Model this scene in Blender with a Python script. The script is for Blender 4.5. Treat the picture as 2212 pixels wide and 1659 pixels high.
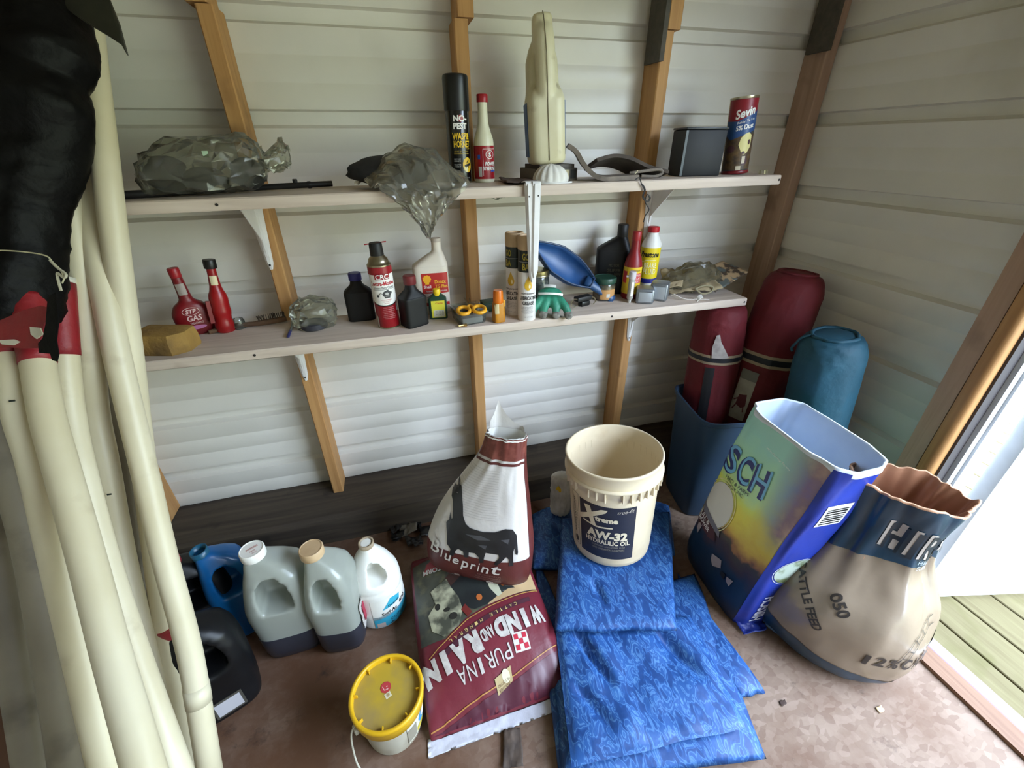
import bpy, bmesh, math, random
from mathutils import Vector, Matrix, noise
for _o in list(bpy.data.objects): bpy.data.objects.remove(_o)
sc = bpy.context.scene
COL = sc.collection
pi = math.pi
sin, cos = math.sin, math.cos

# ------------------------------------------------------------------ camera
FPX, PX, PY = 919.0, 1106.0, 829.5
CAM = Vector((0.0, -1.42, 1.34))
_roll, _pitch, _yaw = -0.0093456, 0.511454, 0.259613
_f = Vector((sin(_yaw)*cos(_pitch), cos(_yaw)*cos(_pitch), -sin(_pitch)))
_r0 = Vector((cos(_yaw), -sin(_yaw), 0)); _u0 = _r0.cross(_f)
CR = cos(_roll)*_r0 + sin(_roll)*_u0
CU = -sin(_roll)*_r0 + cos(_roll)*_u0
CF = _f
cd = bpy.data.cameras.new('camera'); cam = bpy.data.objects.new('camera', cd); COL.objects.link(cam)
cd.sensor_fit = 'HORIZONTAL'; cd.sensor_width = 36.0; cd.lens = 36.0*FPX/2212.0
cd.clip_start = 0.02; cd.clip_end = 200
m = Matrix((( CR.x, CU.x, -CF.x, CAM.x), (CR.y, CU.y, -CF.y, CAM.y), (CR.z, CU.z, -CF.z, CAM.z), (0,0,0,1)))
cam.matrix_world = m
sc.camera = cam
def ray(x, y): return CF*FPX + CR*(x-PX) - CU*(y-PY)
def on_z(x, y, z):
    d = ray(x, y); return CAM + d*((z-CAM.z)/d.z)
def on_y(x, y, Y):
    d = ray(x, y); return CAM + d*((Y-CAM.y)/d.y)
def on_x(x, y, X):
    d = ray(x, y); return CAM + d*((X-CAM.x)/d.x)

# ------------------------------------------------------------------ light
SKY = 12.0
w = bpy.data.worlds.new('overcast sky'); sc.world = w; w.use_nodes = True
bg = w.node_tree.nodes['Background']
bg.inputs[0].default_value = (0.70, 0.85, 1.08, 1); bg.inputs[1].default_value = SKY
pl = bpy.data.lights.new('doorway_portal', 'AREA'); pl.shape = 'RECTANGLE'; pl.size = 2.15; pl.size_y = 2.0
pl.cycles.is_portal = True
po = bpy.data.objects.new('doorway_portal', pl); COL.objects.link(po)
po.location = (1.52, -1.88, 0.98); po.rotation_euler = (pi/2, 0, pi/2)
sc.view_settings.view_transform = 'Standard'
sc.view_settings.look = 'None'
sc.view_settings.exposure = 0.92
sc.view_settings.gamma = 1.0
sc.view_settings.use_curve_mapping = False
sc.cycles.max_bounces = 12; sc.cycles.diffuse_bounces = 6; sc.cycles.transparent_max_bounces = 24
sc.cycles.sample_clamp_indirect = 8.0

# ------------------------------------------------------------------ materials
def lin(c):
    if isinstance(c, str):
        c = c.lstrip('#'); c = [int(c[i:i+2], 16)/255 for i in (0, 2, 4)]
    return tuple(((v/12.92) if v <= .04045 else ((v+.055)/1.055)**2.4) for v in c)
MATS = {}
def mat(name, col, rough=.5, metal=0.0, col2=None, scale=12.0, lo=.35, hi=.7, bump=0.0, bscale=60.0, stretch=None,
        spec=.5, coat=0.0, alpha=1.0, dirt=None, dscale=5.0, dlo=.52, dhi=.75, trans=0.0, sss=0.0, detail=5.0, emit=0.0):
    if name in MATS: return MATS[name]
    M = bpy.data.materials.new(name); M.use_nodes = True
    nt = M.node_tree; N = nt.nodes; L = nt.links
    b = N['Principled BSDF']
    c1 = (*lin(col), 1)
    b.inputs['Base Color'].default_value = c1
    b.inputs['Roughness'].default_value = rough; b.inputs['Metallic'].default_value = metal
    b.inputs['Specular IOR Level'].default_value = spec
    b.inputs['Coat Weight'].default_value = coat
    b.inputs['Alpha'].default_value = alpha
    b.inputs['Transmission Weight'].default_value = trans
    if sss: b.inputs['Subsurface Weight'].default_value = sss; b.inputs['Subsurface Radius'].default_value = (.02, .02, .02)
    tc = None
    def coords():
        nonlocal tc
        if tc is None:
            t = N.new('ShaderNodeTexCoord'); mp = N.new('ShaderNodeMapping'); L.new(t.outputs['Object'], mp.inputs[0])
            if stretch: mp.inputs['Scale'].default_value = stretch
            tc = mp.outputs[0]
        return tc
    def noise_tex(s, d=detail):
        n = N.new('ShaderNodeTexNoise'); n.inputs['Scale'].default_value = s; n.inputs['Detail'].default_value = d
        L.new(coords(), n.inputs['Vector']); return n
    out = None
    if col2 is not None:
        n = noise_tex(scale); r = N.new('ShaderNodeValToRGB')
        r.color_ramp.elements[0].position = lo; r.color_ramp.elements[1].position = hi
        r.color_ramp.elements[0].color = c1; r.color_ramp.elements[1].color = (*lin(col2), 1)
        L.new(n.outputs['Fac'], r.inputs[0]); out = r.outputs[0]
    if dirt is not None:
        n = noise_tex(dscale, 8); r = N.new('ShaderNodeValToRGB')
        r.color_ramp.elements[0].position = dlo; r.color_ramp.elements[1].position = dhi
        L.new(n.outputs['Fac'], r.inputs[0])
        mx = N.new('ShaderNodeMixRGB'); L.new(r.outputs[0], mx.inputs[0]); mx.inputs[2].default_value = (*lin(dirt), 1)
        if out: L.new(out, mx.inputs[1])
        else: mx.inputs[1].default_value = c1
        out = mx.outputs[0]
    if out: L.new(out, b.inputs['Base Color'])
    if bump:
        n = noise_tex(bscale, 6); bp = N.new('ShaderNodeBump'); bp.inputs['Strength'].default_value = bump; bp.inputs['Distance'].default_value = .01
        L.new(n.outputs['Fac'], bp.inputs['Height']); L.new(bp.outputs[0], b.inputs['Normal'])
    MATS[name] = M
    return M
def film(name, tint, opac, rough=.12, diff='#9a9a90', crinkle=0, transl=0.):
    """thin clear plastic: part transparent, part dull haze, part gloss"""
    if name in MATS: return MATS[name]
    M = bpy.data.materials.new(name); M.use_nodes = True
    nt = M.node_tree; N = nt.nodes; L = nt.links; N.clear()
    o = N.new('ShaderNodeOutputMaterial'); t = N.new('ShaderNodeBsdfTransparent'); t.inputs[0].default_value = (*lin(tint), 1)
    d = N.new('ShaderNodeBsdfDiffuse'); d.inputs[0].default_value = (*lin(diff), 1)
    g = N.new('ShaderNodeBsdfGlossy'); g.inputs['Roughness'].default_value = rough; g.inputs[0].default_value = (.95, .95, .95, 1)
    if crinkle:
        tc = N.new('ShaderNodeTexCoord'); vo = N.new('ShaderNodeTexVoronoi'); vo.inputs['Scale'].default_value = crinkle; L.new(tc.outputs['Object'], vo.inputs['Vector'])
        bp = N.new('ShaderNodeBump'); bp.inputs['Strength'].default_value = .9; bp.inputs['Distance'].default_value = .012; L.new(vo.outputs['Distance'], bp.inputs['Height'])
        for q in (g, d): L.new(bp.outputs[0], q.inputs['Normal'])
    fr = N.new('ShaderNodeFresnel'); fr.inputs[0].default_value = 1.5
    dd = d
    if transl:
        tl = N.new('ShaderNodeBsdfTranslucent'); tl.inputs[0].default_value = (*lin(diff), 1)
        dd = N.new('ShaderNodeMixShader'); dd.inputs[0].default_value = transl; L.new(d.outputs[0], dd.inputs[1]); L.new(tl.outputs[0], dd.inputs[2])
    a = N.new('ShaderNodeMixShader'); a.inputs[0].default_value = opac; L.new(t.outputs[0], a.inputs[1]); L.new(dd.outputs[0], a.inputs[2])
    b = N.new('ShaderNodeMixShader'); L.new(fr.outputs[0], b.inputs[0]); L.new(a.outputs[0], b.inputs[1]); L.new(g.outputs[0], b.inputs[2])
    L.new(b.outputs[0], o.inputs[0]); MATS[name] = M
    return M
def M_(h, rough=.5, **k): return mat('paint_%s_%d' % (h.lstrip('#'), int(rough*100)) + ''.join('%s%s' % kv for kv in k.items()), h, rough, **k)

# ------------------------------------------------------------------ scene helpers
def tag(o, label=None, cat=None, group=None, kind=None):
    if label: o['label'] = label
    if cat: o['category'] = cat
    if group: o['group'] = group
    if kind: o['kind'] = kind
    return o
def thing(name, label, cat, loc=(0,0,0), rot=(0,0,0), group=None):
    o = bpy.data.objects.new(name, None); COL.objects.link(o)
    o.empty_display_size = .05; o.location = loc; o.rotation_euler = rot
    return tag(o, label, cat, group)
def obj(name, verts, faces, material, parent=None, smooth=True, label=None):
    me = bpy.data.meshes.new(name); me.from_pydata([tuple(v) for v in verts], [], faces)
    bm = bmesh.new(); bm.from_mesh(me); bmesh.ops.recalc_face_normals(bm, faces=bm.faces); bm.to_mesh(me); bm.free()
    return link(name, me, material, parent, smooth, label)
def link(name, me, material, parent=None, smooth=True, label=None):
    me.materials.clear(); me.materials.append(material)
    if smooth:
        for p in me.polygons: p.use_smooth = True
        if smooth == 'auto':
            try: me.set_sharp_from_angle(angle=math.radians(38))
            except Exception: pass
    o = bpy.data.objects.new(name, me); COL.objects.link(o); o.parent = parent
    if label: o['label'] = label
    return o
class G:
    """collects verts and faces of one mesh"""
    def __init__(s): s.v = []; s.f = []
    def add(s, v, f):
        n = len(s.v); s.v += [Vector(q) for q in v]; s.f += [tuple(i+n for i in q) for q in f]; return s
    def box(s, a, b):
        (x0, y0, z0), (x1, y1, z1) = a, b
        return s.add([(x0,y0,z0),(x1,y0,z0),(x1,y1,z0),(x0,y1,z0),(x0,y0,z1),(x1,y0,z1),(x1,y1,z1),(x0,y1,z1)],
              [(3,2,1,0),(4,5,6,7),(0,1,5,4),(1,2,6,5),(2,3,7,6),(3,0,4,7)])
    def loft(s, rings, cap0=True, cap1=True, close=True):
        n = len(rings[0]); v = [p for r in rings for p in r]; f = []
        for i in range(len(rings)-1):
            for j in range(n if close else n-1):
                k = (j+1) % n
                f.append((i*n+j, i*n+k, (i+1)*n+k, (i+1)*n+j))
        if cap0: f.append(tuple(range(n-1, -1, -1)))
        if cap1: f.append(tuple((len(rings)-1)*n+j for j in range(n)))
        return s.add(v, f)
    def lathe(s, prof, n=32, c=(0,0,0), cap0=True, cap1=True):
        return s.loft([[(c[0]+r*cos(2*pi*j/n), c[1]+r*sin(2*pi*j/n), c[2]+z) for j in range(n)] for r, z in prof], cap0, cap1)
    def tube(s, pts, r, n=10, caps=True):
        pts = [Vector(p) for p in pts]; rings = []; N = None
        for i, p in enumerate(pts):
            t = (pts[min(i+1, len(pts)-1)]-pts[max(i-1, 0)]).normalized()
            if N is None:
                N = t.orthogonal().normalized()
            else:
                N = (N - t*N.dot(t)).normalized()
            B = t.cross(N); rr = r[i] if isinstance(r, (list, tuple)) else r
            rings.append([p + N*(rr*cos(2*pi*j/n)) + B*(rr*sin(2*pi*j/n)) for j in range(n)])
        return s.loft(rings, caps, caps)
    def ribbon(s, pts, side, w, t=.002):
        """flat strap along pts; side = width direction"""
        pts = [Vector(p) for p in pts]; S = Vector(side).normalized(); rings = []
        for i, p in enumerate(pts):
            tg = (pts[min(i+1, len(pts)-1)]-pts[max(i-1, 0)]).normalized(); nn = tg.cross(S).normalized()
            rings.append([p+S*w/2+nn*t/2, p-S*w/2+nn*t/2, p-S*w/2-nn*t/2, p+S*w/2-nn*t/2])
        return s.loft(rings)
    def xf(s, M):
        s.v = [M @ q for q in s.v]; return s
    def make(s, name, material, parent=None, smooth='auto', label=None): return obj(name, s.v, s.f, material, parent, smooth, label)
def spline(pts, n=8):
    P = [Vector(p) for p in pts]; out = []
    for i in range(len(P)-1):
        a, b, c, d = P[max(i-1, 0)], P[i], P[i+1], P[min(i+2, len(P)-1)]
        for k in range(n):
            t = k/n
            out.append(.5*((2*b)+(c-a)*t+(2*a-5*b+4*c-d)*t*t+(3*b-a-3*c+d)*t*t*t))
    out.append(P[-1]); return out
def bevelled(name, a, b, material, parent=None, r=.004, seg=2, label=None, rot=None):
    bm = bmesh.new(); g = G().box(a, b)
    vs = [bm.verts.new(q) for q in g.v]
    for f in g.f: bm.faces.new([vs[i] for i in f])
    bmesh.ops.recalc_face_normals(bm, faces=bm.faces)
    bmesh.ops.bevel(bm, geom=bm.edges[:], offset=r, segments=seg, affect='EDGES', profile=.5)
    if rot is not None: bmesh.ops.transform(bm, matrix=rot, verts=bm.verts)
    me = bpy.data.meshes.new(name); bm.to_mesh(me); bm.free()
    return link(name, me, material, parent, 'auto', label)
def sgn(x, e): return math.copysign(abs(x)**e, x)

class Surf:
    """lofted body: sections (z, half width, half depth, cx, cy, exponent); front faces local -Y"""
    def __init__(s, secs, wr=None, smooth=True):
        s.S = [tuple(q)+(0., 0., 2.)[len(q)-3:] for q in secs]; s.wr = wr; s.sm = smooth
    def sec(s, v):
        S = s.S; t = max(0., min(1., v))*(len(S)-1); i = min(int(t), len(S)-2); t -= i
        if not s.sm: return [S[i][k]*(1-t)+S[i+1][k]*t for k in range(6)]
        a, b, c, d = S[max(i-1, 0)], S[i], S[i+1], S[min(i+2, len(S)-1)]
        o = []
        for k in range(6):
            m0 = (c[k]-a[k])/2; m1 = (d[k]-b[k])/2; dl = c[k]-b[k]
            if dl == 0: m0 = m1 = 0
            else:
                if m0/dl < 0: m0 = 0
                if m1/dl < 0: m1 = 0
                m0 = math.copysign(min(abs(m0), 3*abs(dl)), dl) if m0 else 0
                m1 = math.copysign(min(abs(m1), 3*abs(dl)), dl) if m1 else 0
            t2 = t*t; t3 = t2*t
            o.append((2*t3-3*t2+1)*b[k]+(t3-2*t2+t)*m0+(-2*t3+3*t2)*c[k]+(t3-t2)*m1)
        return o
    def P(s, a, v, off=0.):
        z, w, d, cx, cy, n = s.sec(v); e = 2/n
        k = s.wr(a, v) if s.wr else 0.
        return Vector((cx+(w+off+k)*sgn(sin(a), e), cy-(d+off+k)*sgn(cos(a), e), z))
    def v_of(s, z):
        lo, hi = 0., 1.; up = s.S[-1][0] > s.S[0][0]
        for _ in range(26):
            m = (lo+hi)/2
            if (s.sec(m)[0] < z) == up: lo = m
            else: hi = m
        return (lo+hi)/2
    def map(s, x, z, off=.0008, mode='proj', a0=0.):
        v = s.v_of(z); q = s.sec(v)
        if mode == 'arc': a = x/max(q[1], 1e-4)
        elif mode == 'side':   # decal on local +X side, x measured along y
            t = max(-1, min(1, (x)/max(q[2], 1e-4))); a = pi/2+math.copysign(math.asin(abs(t)**(q[5]/2)), t)
        else:
            t = max(-.9999, min(.9999, x/max(q[1], 1e-4))); a = math.copysign(math.asin(abs(t)**(q[5]/2)), t)
        return s.P(a+a0, v, off)
    def mesh(s, name, material, parent, nu=40, nv=40, cap0=True, cap1=True, v0=0., v1=1., off=0., smooth='auto', label=None):
        g = G(); rings = [[s.P(2*pi*j/nu, v0+(v1-v0)*i/nv, off) for j in range(nu)] for i in range(nv+1)]
        return g.loft(rings, cap0, cap1).make(name, material, parent, smooth, label)

# ---- flat artwork: 2-D polygons and letters laid on a surface
def text2d(s, w, h, x=0., z=0., rot=0., bold=0., shear=0., flip=False):
    cu = bpy.data.curves.new('lettering', 'FONT'); cu.body = s; cu.resolution_u = 3; cu.offset = bold; cu.shear = shear
    o = bpy.data.objects.new('lettering', cu); me = o.to_mesh()
    V = [(q.co.x, q.co.y) for q in me.vertices]; F = [tuple(p.vertices) for p in me.polygons]
    o.to_mesh_clear(); bpy.data.objects.remove(o); bpy.data.curves.remove(cu)
    if not V: return [], []
    x0, x1 = min(q[0] for q in V), max(q[0] for q in V); y0, y1 = min(q[1] for q in V), max(q[1] for q in V)
    if h is None: h = w*(y1-y0)/(x1-x0)
    if w is None: w = h*(x1-x0)/(y1-y0)
    out = []; c, sn = cos(rot), sin(rot)
    for q in V:
        a = ((q[0]-x0)/(x1-x0+1e-9)-.5)*w; b = ((q[1]-y0)/(y1-y0+1e-9)-.5)*h
        if flip: a, b = -a, -b
        out.append((x+a*c-b*sn, z+a*sn+b*c))
    return out, F
def poly2d(pts): return list(pts), [tuple(range(len(pts)))]
def rect2d(x0, z0, x1, z1): return poly2d([(x0, z0), (x1, z0), (x1, z1), (x0, z1)])
def ell2d(x, z, a, b, n=28, a0=0, a1=2*pi): return poly2d([(x+a*cos(a0+(a1-a0)*i/n), z+b*sin(a0+(a1-a0)*i/n)) for i in range(n)])
def line2d(pts, w):
    V = []; F = []
    for i in range(len(pts)-1):
        (x0, y0), (x1, y1) = pts[i], pts[i+1]; l = math.hypot(x1-x0, y1-y0) or 1e-6
        nx, ny = -(y1-y0)/l*w/2, (x1-x0)/l*w/2; k = len(V)
        V += [(x0+nx, y0+ny), (x1+nx, y1+ny), (x1-nx, y1-ny), (x0-nx, y0-ny)]; F.append((k, k+1, k+2, k+3))
    return V, F
def join2d(*gs):
    V = []; F = []
    for v, f in gs:
        n = len(V); V += v; F += [tuple(i+n for i in q) for q in f]
    return V, F
def decal(name, geo, fn, material, parent, grid=.01, label=None):
    V, F = geo
    bm = bmesh.new(); vs = [bm.verts.new((q[0], q[1], 0)) for q in V]
    for f in F:
        try: bm.faces.new([vs[i] for i in f])
        except ValueError: pass
    if any(len(f) > 4 for f in F): bmesh.ops.triangulate(bm, faces=[f for f in bm.faces if len(f.verts) > 4])
    if grid:
        for ax in (0, 1):
            lo = min(v.co[ax] for v in bm.verts); hi = max(v.co[ax] for v in bm.verts)
            k = math.floor(lo/grid)+1
            while k*grid < hi:
                co = [0, 0, 0]; no = [0, 0, 0]; co[ax] = k*grid; no[ax] = 1
                bmesh.ops.bisect_plane(bm, geom=bm.verts[:]+bm.edges[:]+bm.faces[:], plane_co=co, plane_no=no, dist=1e-7); k += 1
    for v in bm.verts: v.co = fn(v.co.x, v.co.y)
    me = bpy.data.meshes.new(name); bm.to_mesh(me); bm.free()
    return link(name, me, material, parent, True, label)
def nz(x, y=0., z=0.): return noise.noise(Vector((x, y, z)))
def evald(o):
    """mesh of an object with its modifiers applied"""
    dg = bpy.context.evaluated_depsgraph_get(); me = bpy.data.meshes.new_from_object(o.evaluated_get(dg)); return me
def soft_body(name, solids, cutters, material, parent, voxel=.005, smooth_it=6, label=None):
    """solid lofts joined, cut, then voxel-remeshed and relaxed into one moulded skin"""
    tmp = []
    def mk(g):
        o = obj('tmp', g.v, g.f, material, None, False); tmp.append(o); return o
    base = mk(solids[0])
    for g in solids[1:]:
        q = base.modifiers.new('u', 'BOOLEAN'); q.operation = 'UNION'; q.solver = 'EXACT'; q.object = mk(g)
    for g in cutters:
        q = base.modifiers.new('d', 'BOOLEAN'); q.operation = 'DIFFERENCE'; q.solver = 'EXACT'; q.object = mk(g)
    r = base.modifiers.new('r', 'REMESH'); r.mode = 'VOXEL'; r.voxel_size = voxel
    k = base.modifiers.new('s', 'SMOOTH'); k.iterations = smooth_it; k.factor = .5
    bpy.context.view_layer.update()
    me = evald(base)
    for o in tmp: bpy.data.objects.remove(o)
    return link(name, me, material, parent, True, label)
# ================================================================== the setting
def wood(name, c1, c2, along='z', rough=.7, dirt=None, sc_=1.0, knots=True):
    """planed timber: stretched grain, knots"""
    if name in MATS: return MATS[name]
    M = bpy.data.materials.new(name); M.use_nodes = True; nt = M.node_tree; N = nt.nodes; L = nt.links; b = N['Principled BSDF']
    t = N.new('ShaderNodeTexCoord'); mp = N.new('ShaderNodeMapping'); L.new(t.outputs['Object'], mp.inputs[0])
    s = [28*sc_]*3; s['xyz'.index(along)] = 1.6*sc_; mp.inputs['Scale'].default_value = s
    n = N.new('ShaderNodeTexNoise'); n.inputs['Scale'].default_value = 1.6; n.inputs['Detail'].default_value = 7; n.inputs['Distortion'].default_value = .8
    L.new(mp.outputs[0], n.inputs['Vector'])
    r = N.new('ShaderNodeValToRGB'); r.color_ramp.elements[0].position = .32; r.color_ramp.elements[1].position = .72
    r.color_ramp.elements[0].color = (*lin(c1), 1); r.color_ramp.elements[1].color = (*lin(c2), 1)
    L.new(n.outputs['Fac'], r.inputs[0]); out = r.outputs[0]
    n2 = N.new('ShaderNodeTexNoise'); n2.inputs['Scale'].default_value = 7; n2.inputs['Detail'].default_value = 3; L.new(t.outputs['Object'], n2.inputs['Vector'])
    r2 = N.new('ShaderNodeValToRGB'); r2.color_ramp.elements[0].position = .62; r2.color_ramp.elements[1].position = .78
    L.new(n2.outputs['Fac'], r2.inputs[0]); mx = N.new('ShaderNodeMixRGB'); L.new(r2.outputs[0], mx.inputs[0]); L.new(out, mx.inputs[1])
    mx.inputs[2].default_value = (*lin(dirt or c1), 1); L.new(mx.outputs[0], b.inputs['Base Color'])
    b.inputs['Roughness'].default_value = rough
    bp = N.new('ShaderNodeBump'); bp.inputs['Strength'].default_value = .25; bp.inputs['Distance'].default_value = .003
    L.new(n.outputs['Fac'], bp.inputs['Height']); L.new(bp.outputs[0], b.inputs['Normal'])
    MATS[name] = M; return M

m_siding = mat('painted steel siding', '#dedad0', .38, 0, '#d2cec4', 3.0, .35, .7, bump=.02, bscale=140, spec=.45, dirt='#b9b5a8', dscale=2.2, dlo=.6, dhi=.9)
m_stud = wood('pine stud', '#a87a48', '#c0935c', 'z', dirt='#86603a')
m_stud2 = wood('brown pine stud', '#9a7c66', '#b0927c', 'z', dirt='#7d6250')
m_gusset = wood('dark weathered plywood', '#3d382f', '#524b40', 'x')
m_shelf = wood('shelf pine', '#bfae9e', '#d6c7b8', 'x', .75, dirt='#9a8674')
m_beam = wood('dark weathered sill', '#30281f', '#4e4437', 'x', .9, dirt='#1e1813', sc_=.6)
m_thr = wood('worn threshold wood', '#6b4d3a', '#86654e', 'y', .7, dirt='#463226')
m_alu = mat('white aluminium', '#cfd3d8', .35, .0, '#b9bdc2', 8)
m_door = mat('white door skin', '#e4e8ea', .45, 0, '#d8dcdc', 4, bump=.05, bscale=160)
m_grass = mat('lawn grass', '#85846a', .95, 0, '#94926f', 6)

def osb():
    M = bpy.data.materials.new('worn strand board'); M.use_nodes = True; nt = M.node_tree; N = nt.nodes; L = nt.links; b = N['Principled BSDF']
    t = N.new('ShaderNodeTexCoord')
    n0 = N.new('ShaderNodeTexNoise'); n0.inputs['Scale'].default_value = 25; L.new(t.outputs['Object'], n0.inputs['Vector'])
    ad = N.new('ShaderNodeVectorMath'); ad.operation = 'MULTIPLY_ADD'; ad.inputs[1].default_value = (.02, .02, 0)
    L.new(n0.outputs['Color'], ad.inputs[0]); L.new(t.outputs['Object'], ad.inputs[2])
    mp = N.new('ShaderNodeMapping'); mp.inputs['Scale'].default_value = (1.0, 1.7, 1); mp.inputs['Rotation'].default_value = (0, 0, .5); L.new(ad.outputs[0], mp.inputs[0])
    vo = N.new('ShaderNodeTexVoronoi'); vo.inputs['Scale'].default_value = 46; L.new(mp.outputs[0], vo.inputs['Vector'])
    r = N.new('ShaderNodeValToRGB'); e = r.color_ramp.elements
    e[0].position = 0; e[0].color = (*lin('#735d4e'), 1); e[1].position = 1; e[1].color = (*lin('#887364'), 1)
    q = e.new(.45); q.color = (*lin('#7e6959'), 1)
    sep = N.new('ShaderNodeSeparateColor'); L.new(vo.outputs['Color'], sep.inputs[0]); L.new(sep.outputs[0], r.inputs[0])
    n1 = N.new('ShaderNodeTexNoise'); n1.inputs['Scale'].default_value = 3.2; n1.inputs['Detail'].default_value = 9; n1.inputs['Roughness'].default_value = .65; L.new(t.outputs['Object'], n1.inputs['Vector'])
    # dirt noise biased along x: doorway light painted in, browner towards x -
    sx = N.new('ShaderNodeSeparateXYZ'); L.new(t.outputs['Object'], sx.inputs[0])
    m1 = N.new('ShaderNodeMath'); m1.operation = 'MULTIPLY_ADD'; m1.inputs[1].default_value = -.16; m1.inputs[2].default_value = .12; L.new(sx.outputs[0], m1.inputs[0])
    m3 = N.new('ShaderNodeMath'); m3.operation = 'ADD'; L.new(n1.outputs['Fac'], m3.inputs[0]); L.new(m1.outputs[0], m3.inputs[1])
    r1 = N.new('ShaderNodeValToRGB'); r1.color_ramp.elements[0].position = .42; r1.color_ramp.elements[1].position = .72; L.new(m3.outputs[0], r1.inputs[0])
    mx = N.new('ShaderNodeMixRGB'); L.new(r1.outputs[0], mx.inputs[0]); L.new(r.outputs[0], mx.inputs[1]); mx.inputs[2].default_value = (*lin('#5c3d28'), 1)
    n2 = N.new('ShaderNodeTexNoise'); n2.inputs['Scale'].default_value = 9; n2.inputs['Detail'].default_value = 10; n2.inputs['Roughness'].default_value = .7; L.new(t.outputs['Object'], n2.inputs['Vector'])
    r2 = N.new('ShaderNodeValToRGB'); r2.color_ramp.elements[0].position = .6; r2.color_ramp.elements[1].position = .74; L.new(n2.outputs['Fac'], r2.inputs[0])
    m2 = N.new('ShaderNodeMixRGB'); L.new(r2.outputs[0], m2.inputs[0]); L.new(mx.outputs[0], m2.inputs[1]); m2.inputs[2].default_value = (*lin('#33241a'), 1)
    L.new(m2.outputs[0], b.inputs['Base Color']); b.inputs['Roughness'].default_value = .75
    bp = N.new('ShaderNodeBump'); bp.inputs['Strength'].default_value = .3; bp.inputs['Distance'].default_value = .002; L.new(sep.outputs[0], bp.inputs['Height']); L.new(bp.outputs[0], b.inputs['Normal'])
    return M
m_floor = osb()

def struct(g, name, m, label=None, smooth='auto', parent=None):
    o = g.make(name, m, parent, smooth)
    if parent is None: tag(o, label, None, None, 'structure')
    return o
XR, YB, XL, YF, ZC = 1.50, .089, -1.70, -3.30, 2.30
# siding profile seen from inside: broad channels 22.9 cm apart, two fine creases between them
def profile(z0, z1):
    pts = [(z0, 0.)]; k = 12
    ev = []
    for k in range(-4, 9):
        zt = 1.66-.2286*k
        ev += [(zt-.045, 0.), (zt-.036, .020), (zt-.004, .020), (zt, 0.)]
        for j in (1, 2):
            zm = zt+.0611*j+.0005
            ev += [(zm-.005, 0.), (zm-.0015, .0016), (zm+.0015, .0016), (zm+.005, 0.)]
    for e in sorted(ev):
        if z0 < e[0] < z1: pts.append(e)
    pts.append((z1, 0.)); return pts
def siding(name, p0, p1, out, z0, z1, label=None, parent=None):
    """sheet from p0 to p1 (xy), channels pressed towards `out`"""
    pr = profile(z0, z1); g = G(); p0 = Vector((*p0, 0)); p1 = Vector((*p1, 0)); o = Vector((*out, 0))
    def ring(t): return [p0+(p1-p0)*t+o*d+Vector((0, 0, z)) for z, d in pr]+[p0+(p1-p0)*t+o*(.03)+Vector((0, 0, z)) for z in (z1, z0)]
    n = len(pr)+2
    g.loft([ring(0), ring(1)], True, True)
    return struct(g, name, m_siding, label, 'auto', parent)
wall_back = siding('wall_back', (XL-.035, YB), (XR+.035, YB), (0, 1), -.05, ZC)
wall_right = siding('wall_right', (XR, YB+.034), (XR, -.75), (1, 0), -.05, ZC)
siding('wall_left', (XL, YF-.035), (XL, YB+.034), (-1, 0), -.05, ZC)
siding('wall_front', (XL-.035, YF), (XR+.035, YF), (0, -1), -.05, ZC)
siding('wall_panel', (XR, -2.95), (XR, YF-.034), (1, 0), -.05, ZC, parent=wall_right)
siding('wall_panel', (XR, -.75), (XR, -2.95), (1, 0), 1.98, ZC, parent=wall_right)
struct(G().box((XL-.05, YF-.05, ZC), (XR+.05, YB+.05, ZC+.03)), 'ceiling', mat('ceiling boards', '#b3a893', .8, 0, '#9c917c', 4))
struct(G().box((XL-.05, YF-.05, -.03), (1.438, YB+.03, 0)), 'floor', m_floor)
# timber sill along the back wall
def rough_beam(a, b, nx=60):
    g = G(); rings = []
    for i in range(nx+1):
        x = a[0]+(b[0]-a[0])*i/nx; j = .006*nz(x*5, 1.3); k = .006*nz(x*4, 7.7)
        y0, y1, z0, z1 = a[1]+j, b[1], a[2], b[2]+k
        rings.append([(x, y0, z0), (x, y0+.004*nz(x*9, 3), z0+.06), (x, y0+.003, z1-.012), (x, y0+.014, z1), (x, (y0+y1)/2, z1+.003*nz(x*11)), (x, y1, z1), (x, y1, z0)])
    return g.loft(rings)
struct(rough_beam((XL, -.135, 0), (XR, YB-.002, .128)), 'baseboard_back', m_beam)
struct(rough_beam((0, -.0, 0), (.60, .09, .10), 20).xf(Matrix.Translation((1.425, -.14, 0)) @ Matrix.Rotation(-pi/2, 4, 'Z')), 'baseboard_right', m_beam)
# wall studs: the pieces of the back wall
def stud(parent, x, y0, y1, z0, z1, w=.038, mt=None, lean=0., name='stud', seed=0):
    g = G(); rings = []
    for i in range(25):
        z = z0+(z1-z0)*i/24; xx = x+lean*(z-z0); j = .0015*nz(z*6, seed)
        c = .003
        rings.append([(xx-w/2+c+j, y0, z), (xx+w/2-c+j, y0, z), (xx+w/2+j, y0+c, z), (xx+w/2+j, y1, z), (xx-w/2+j, y1, z), (xx-w/2+j, y0+c, z)])
    return g.loft(rings).make(name, mt or m_stud, parent, 'auto')
for i, x in enumerate((-.958, -.349, .248, .865)):
    stud(wall_back, x, 0, YB-.001, .128, 1.63, seed=i*3.1)
    stud(wall_back, x+(.012 if i > 1 else -.012), -.006, YB-.001, 1.632, ZC, .045, seed=i*5+1, mt=m_stud)
stud(wall_back, 1.478, -.002, YB-.001, .13, ZC, .042, m_stud2, lean=.0, seed=9)
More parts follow.
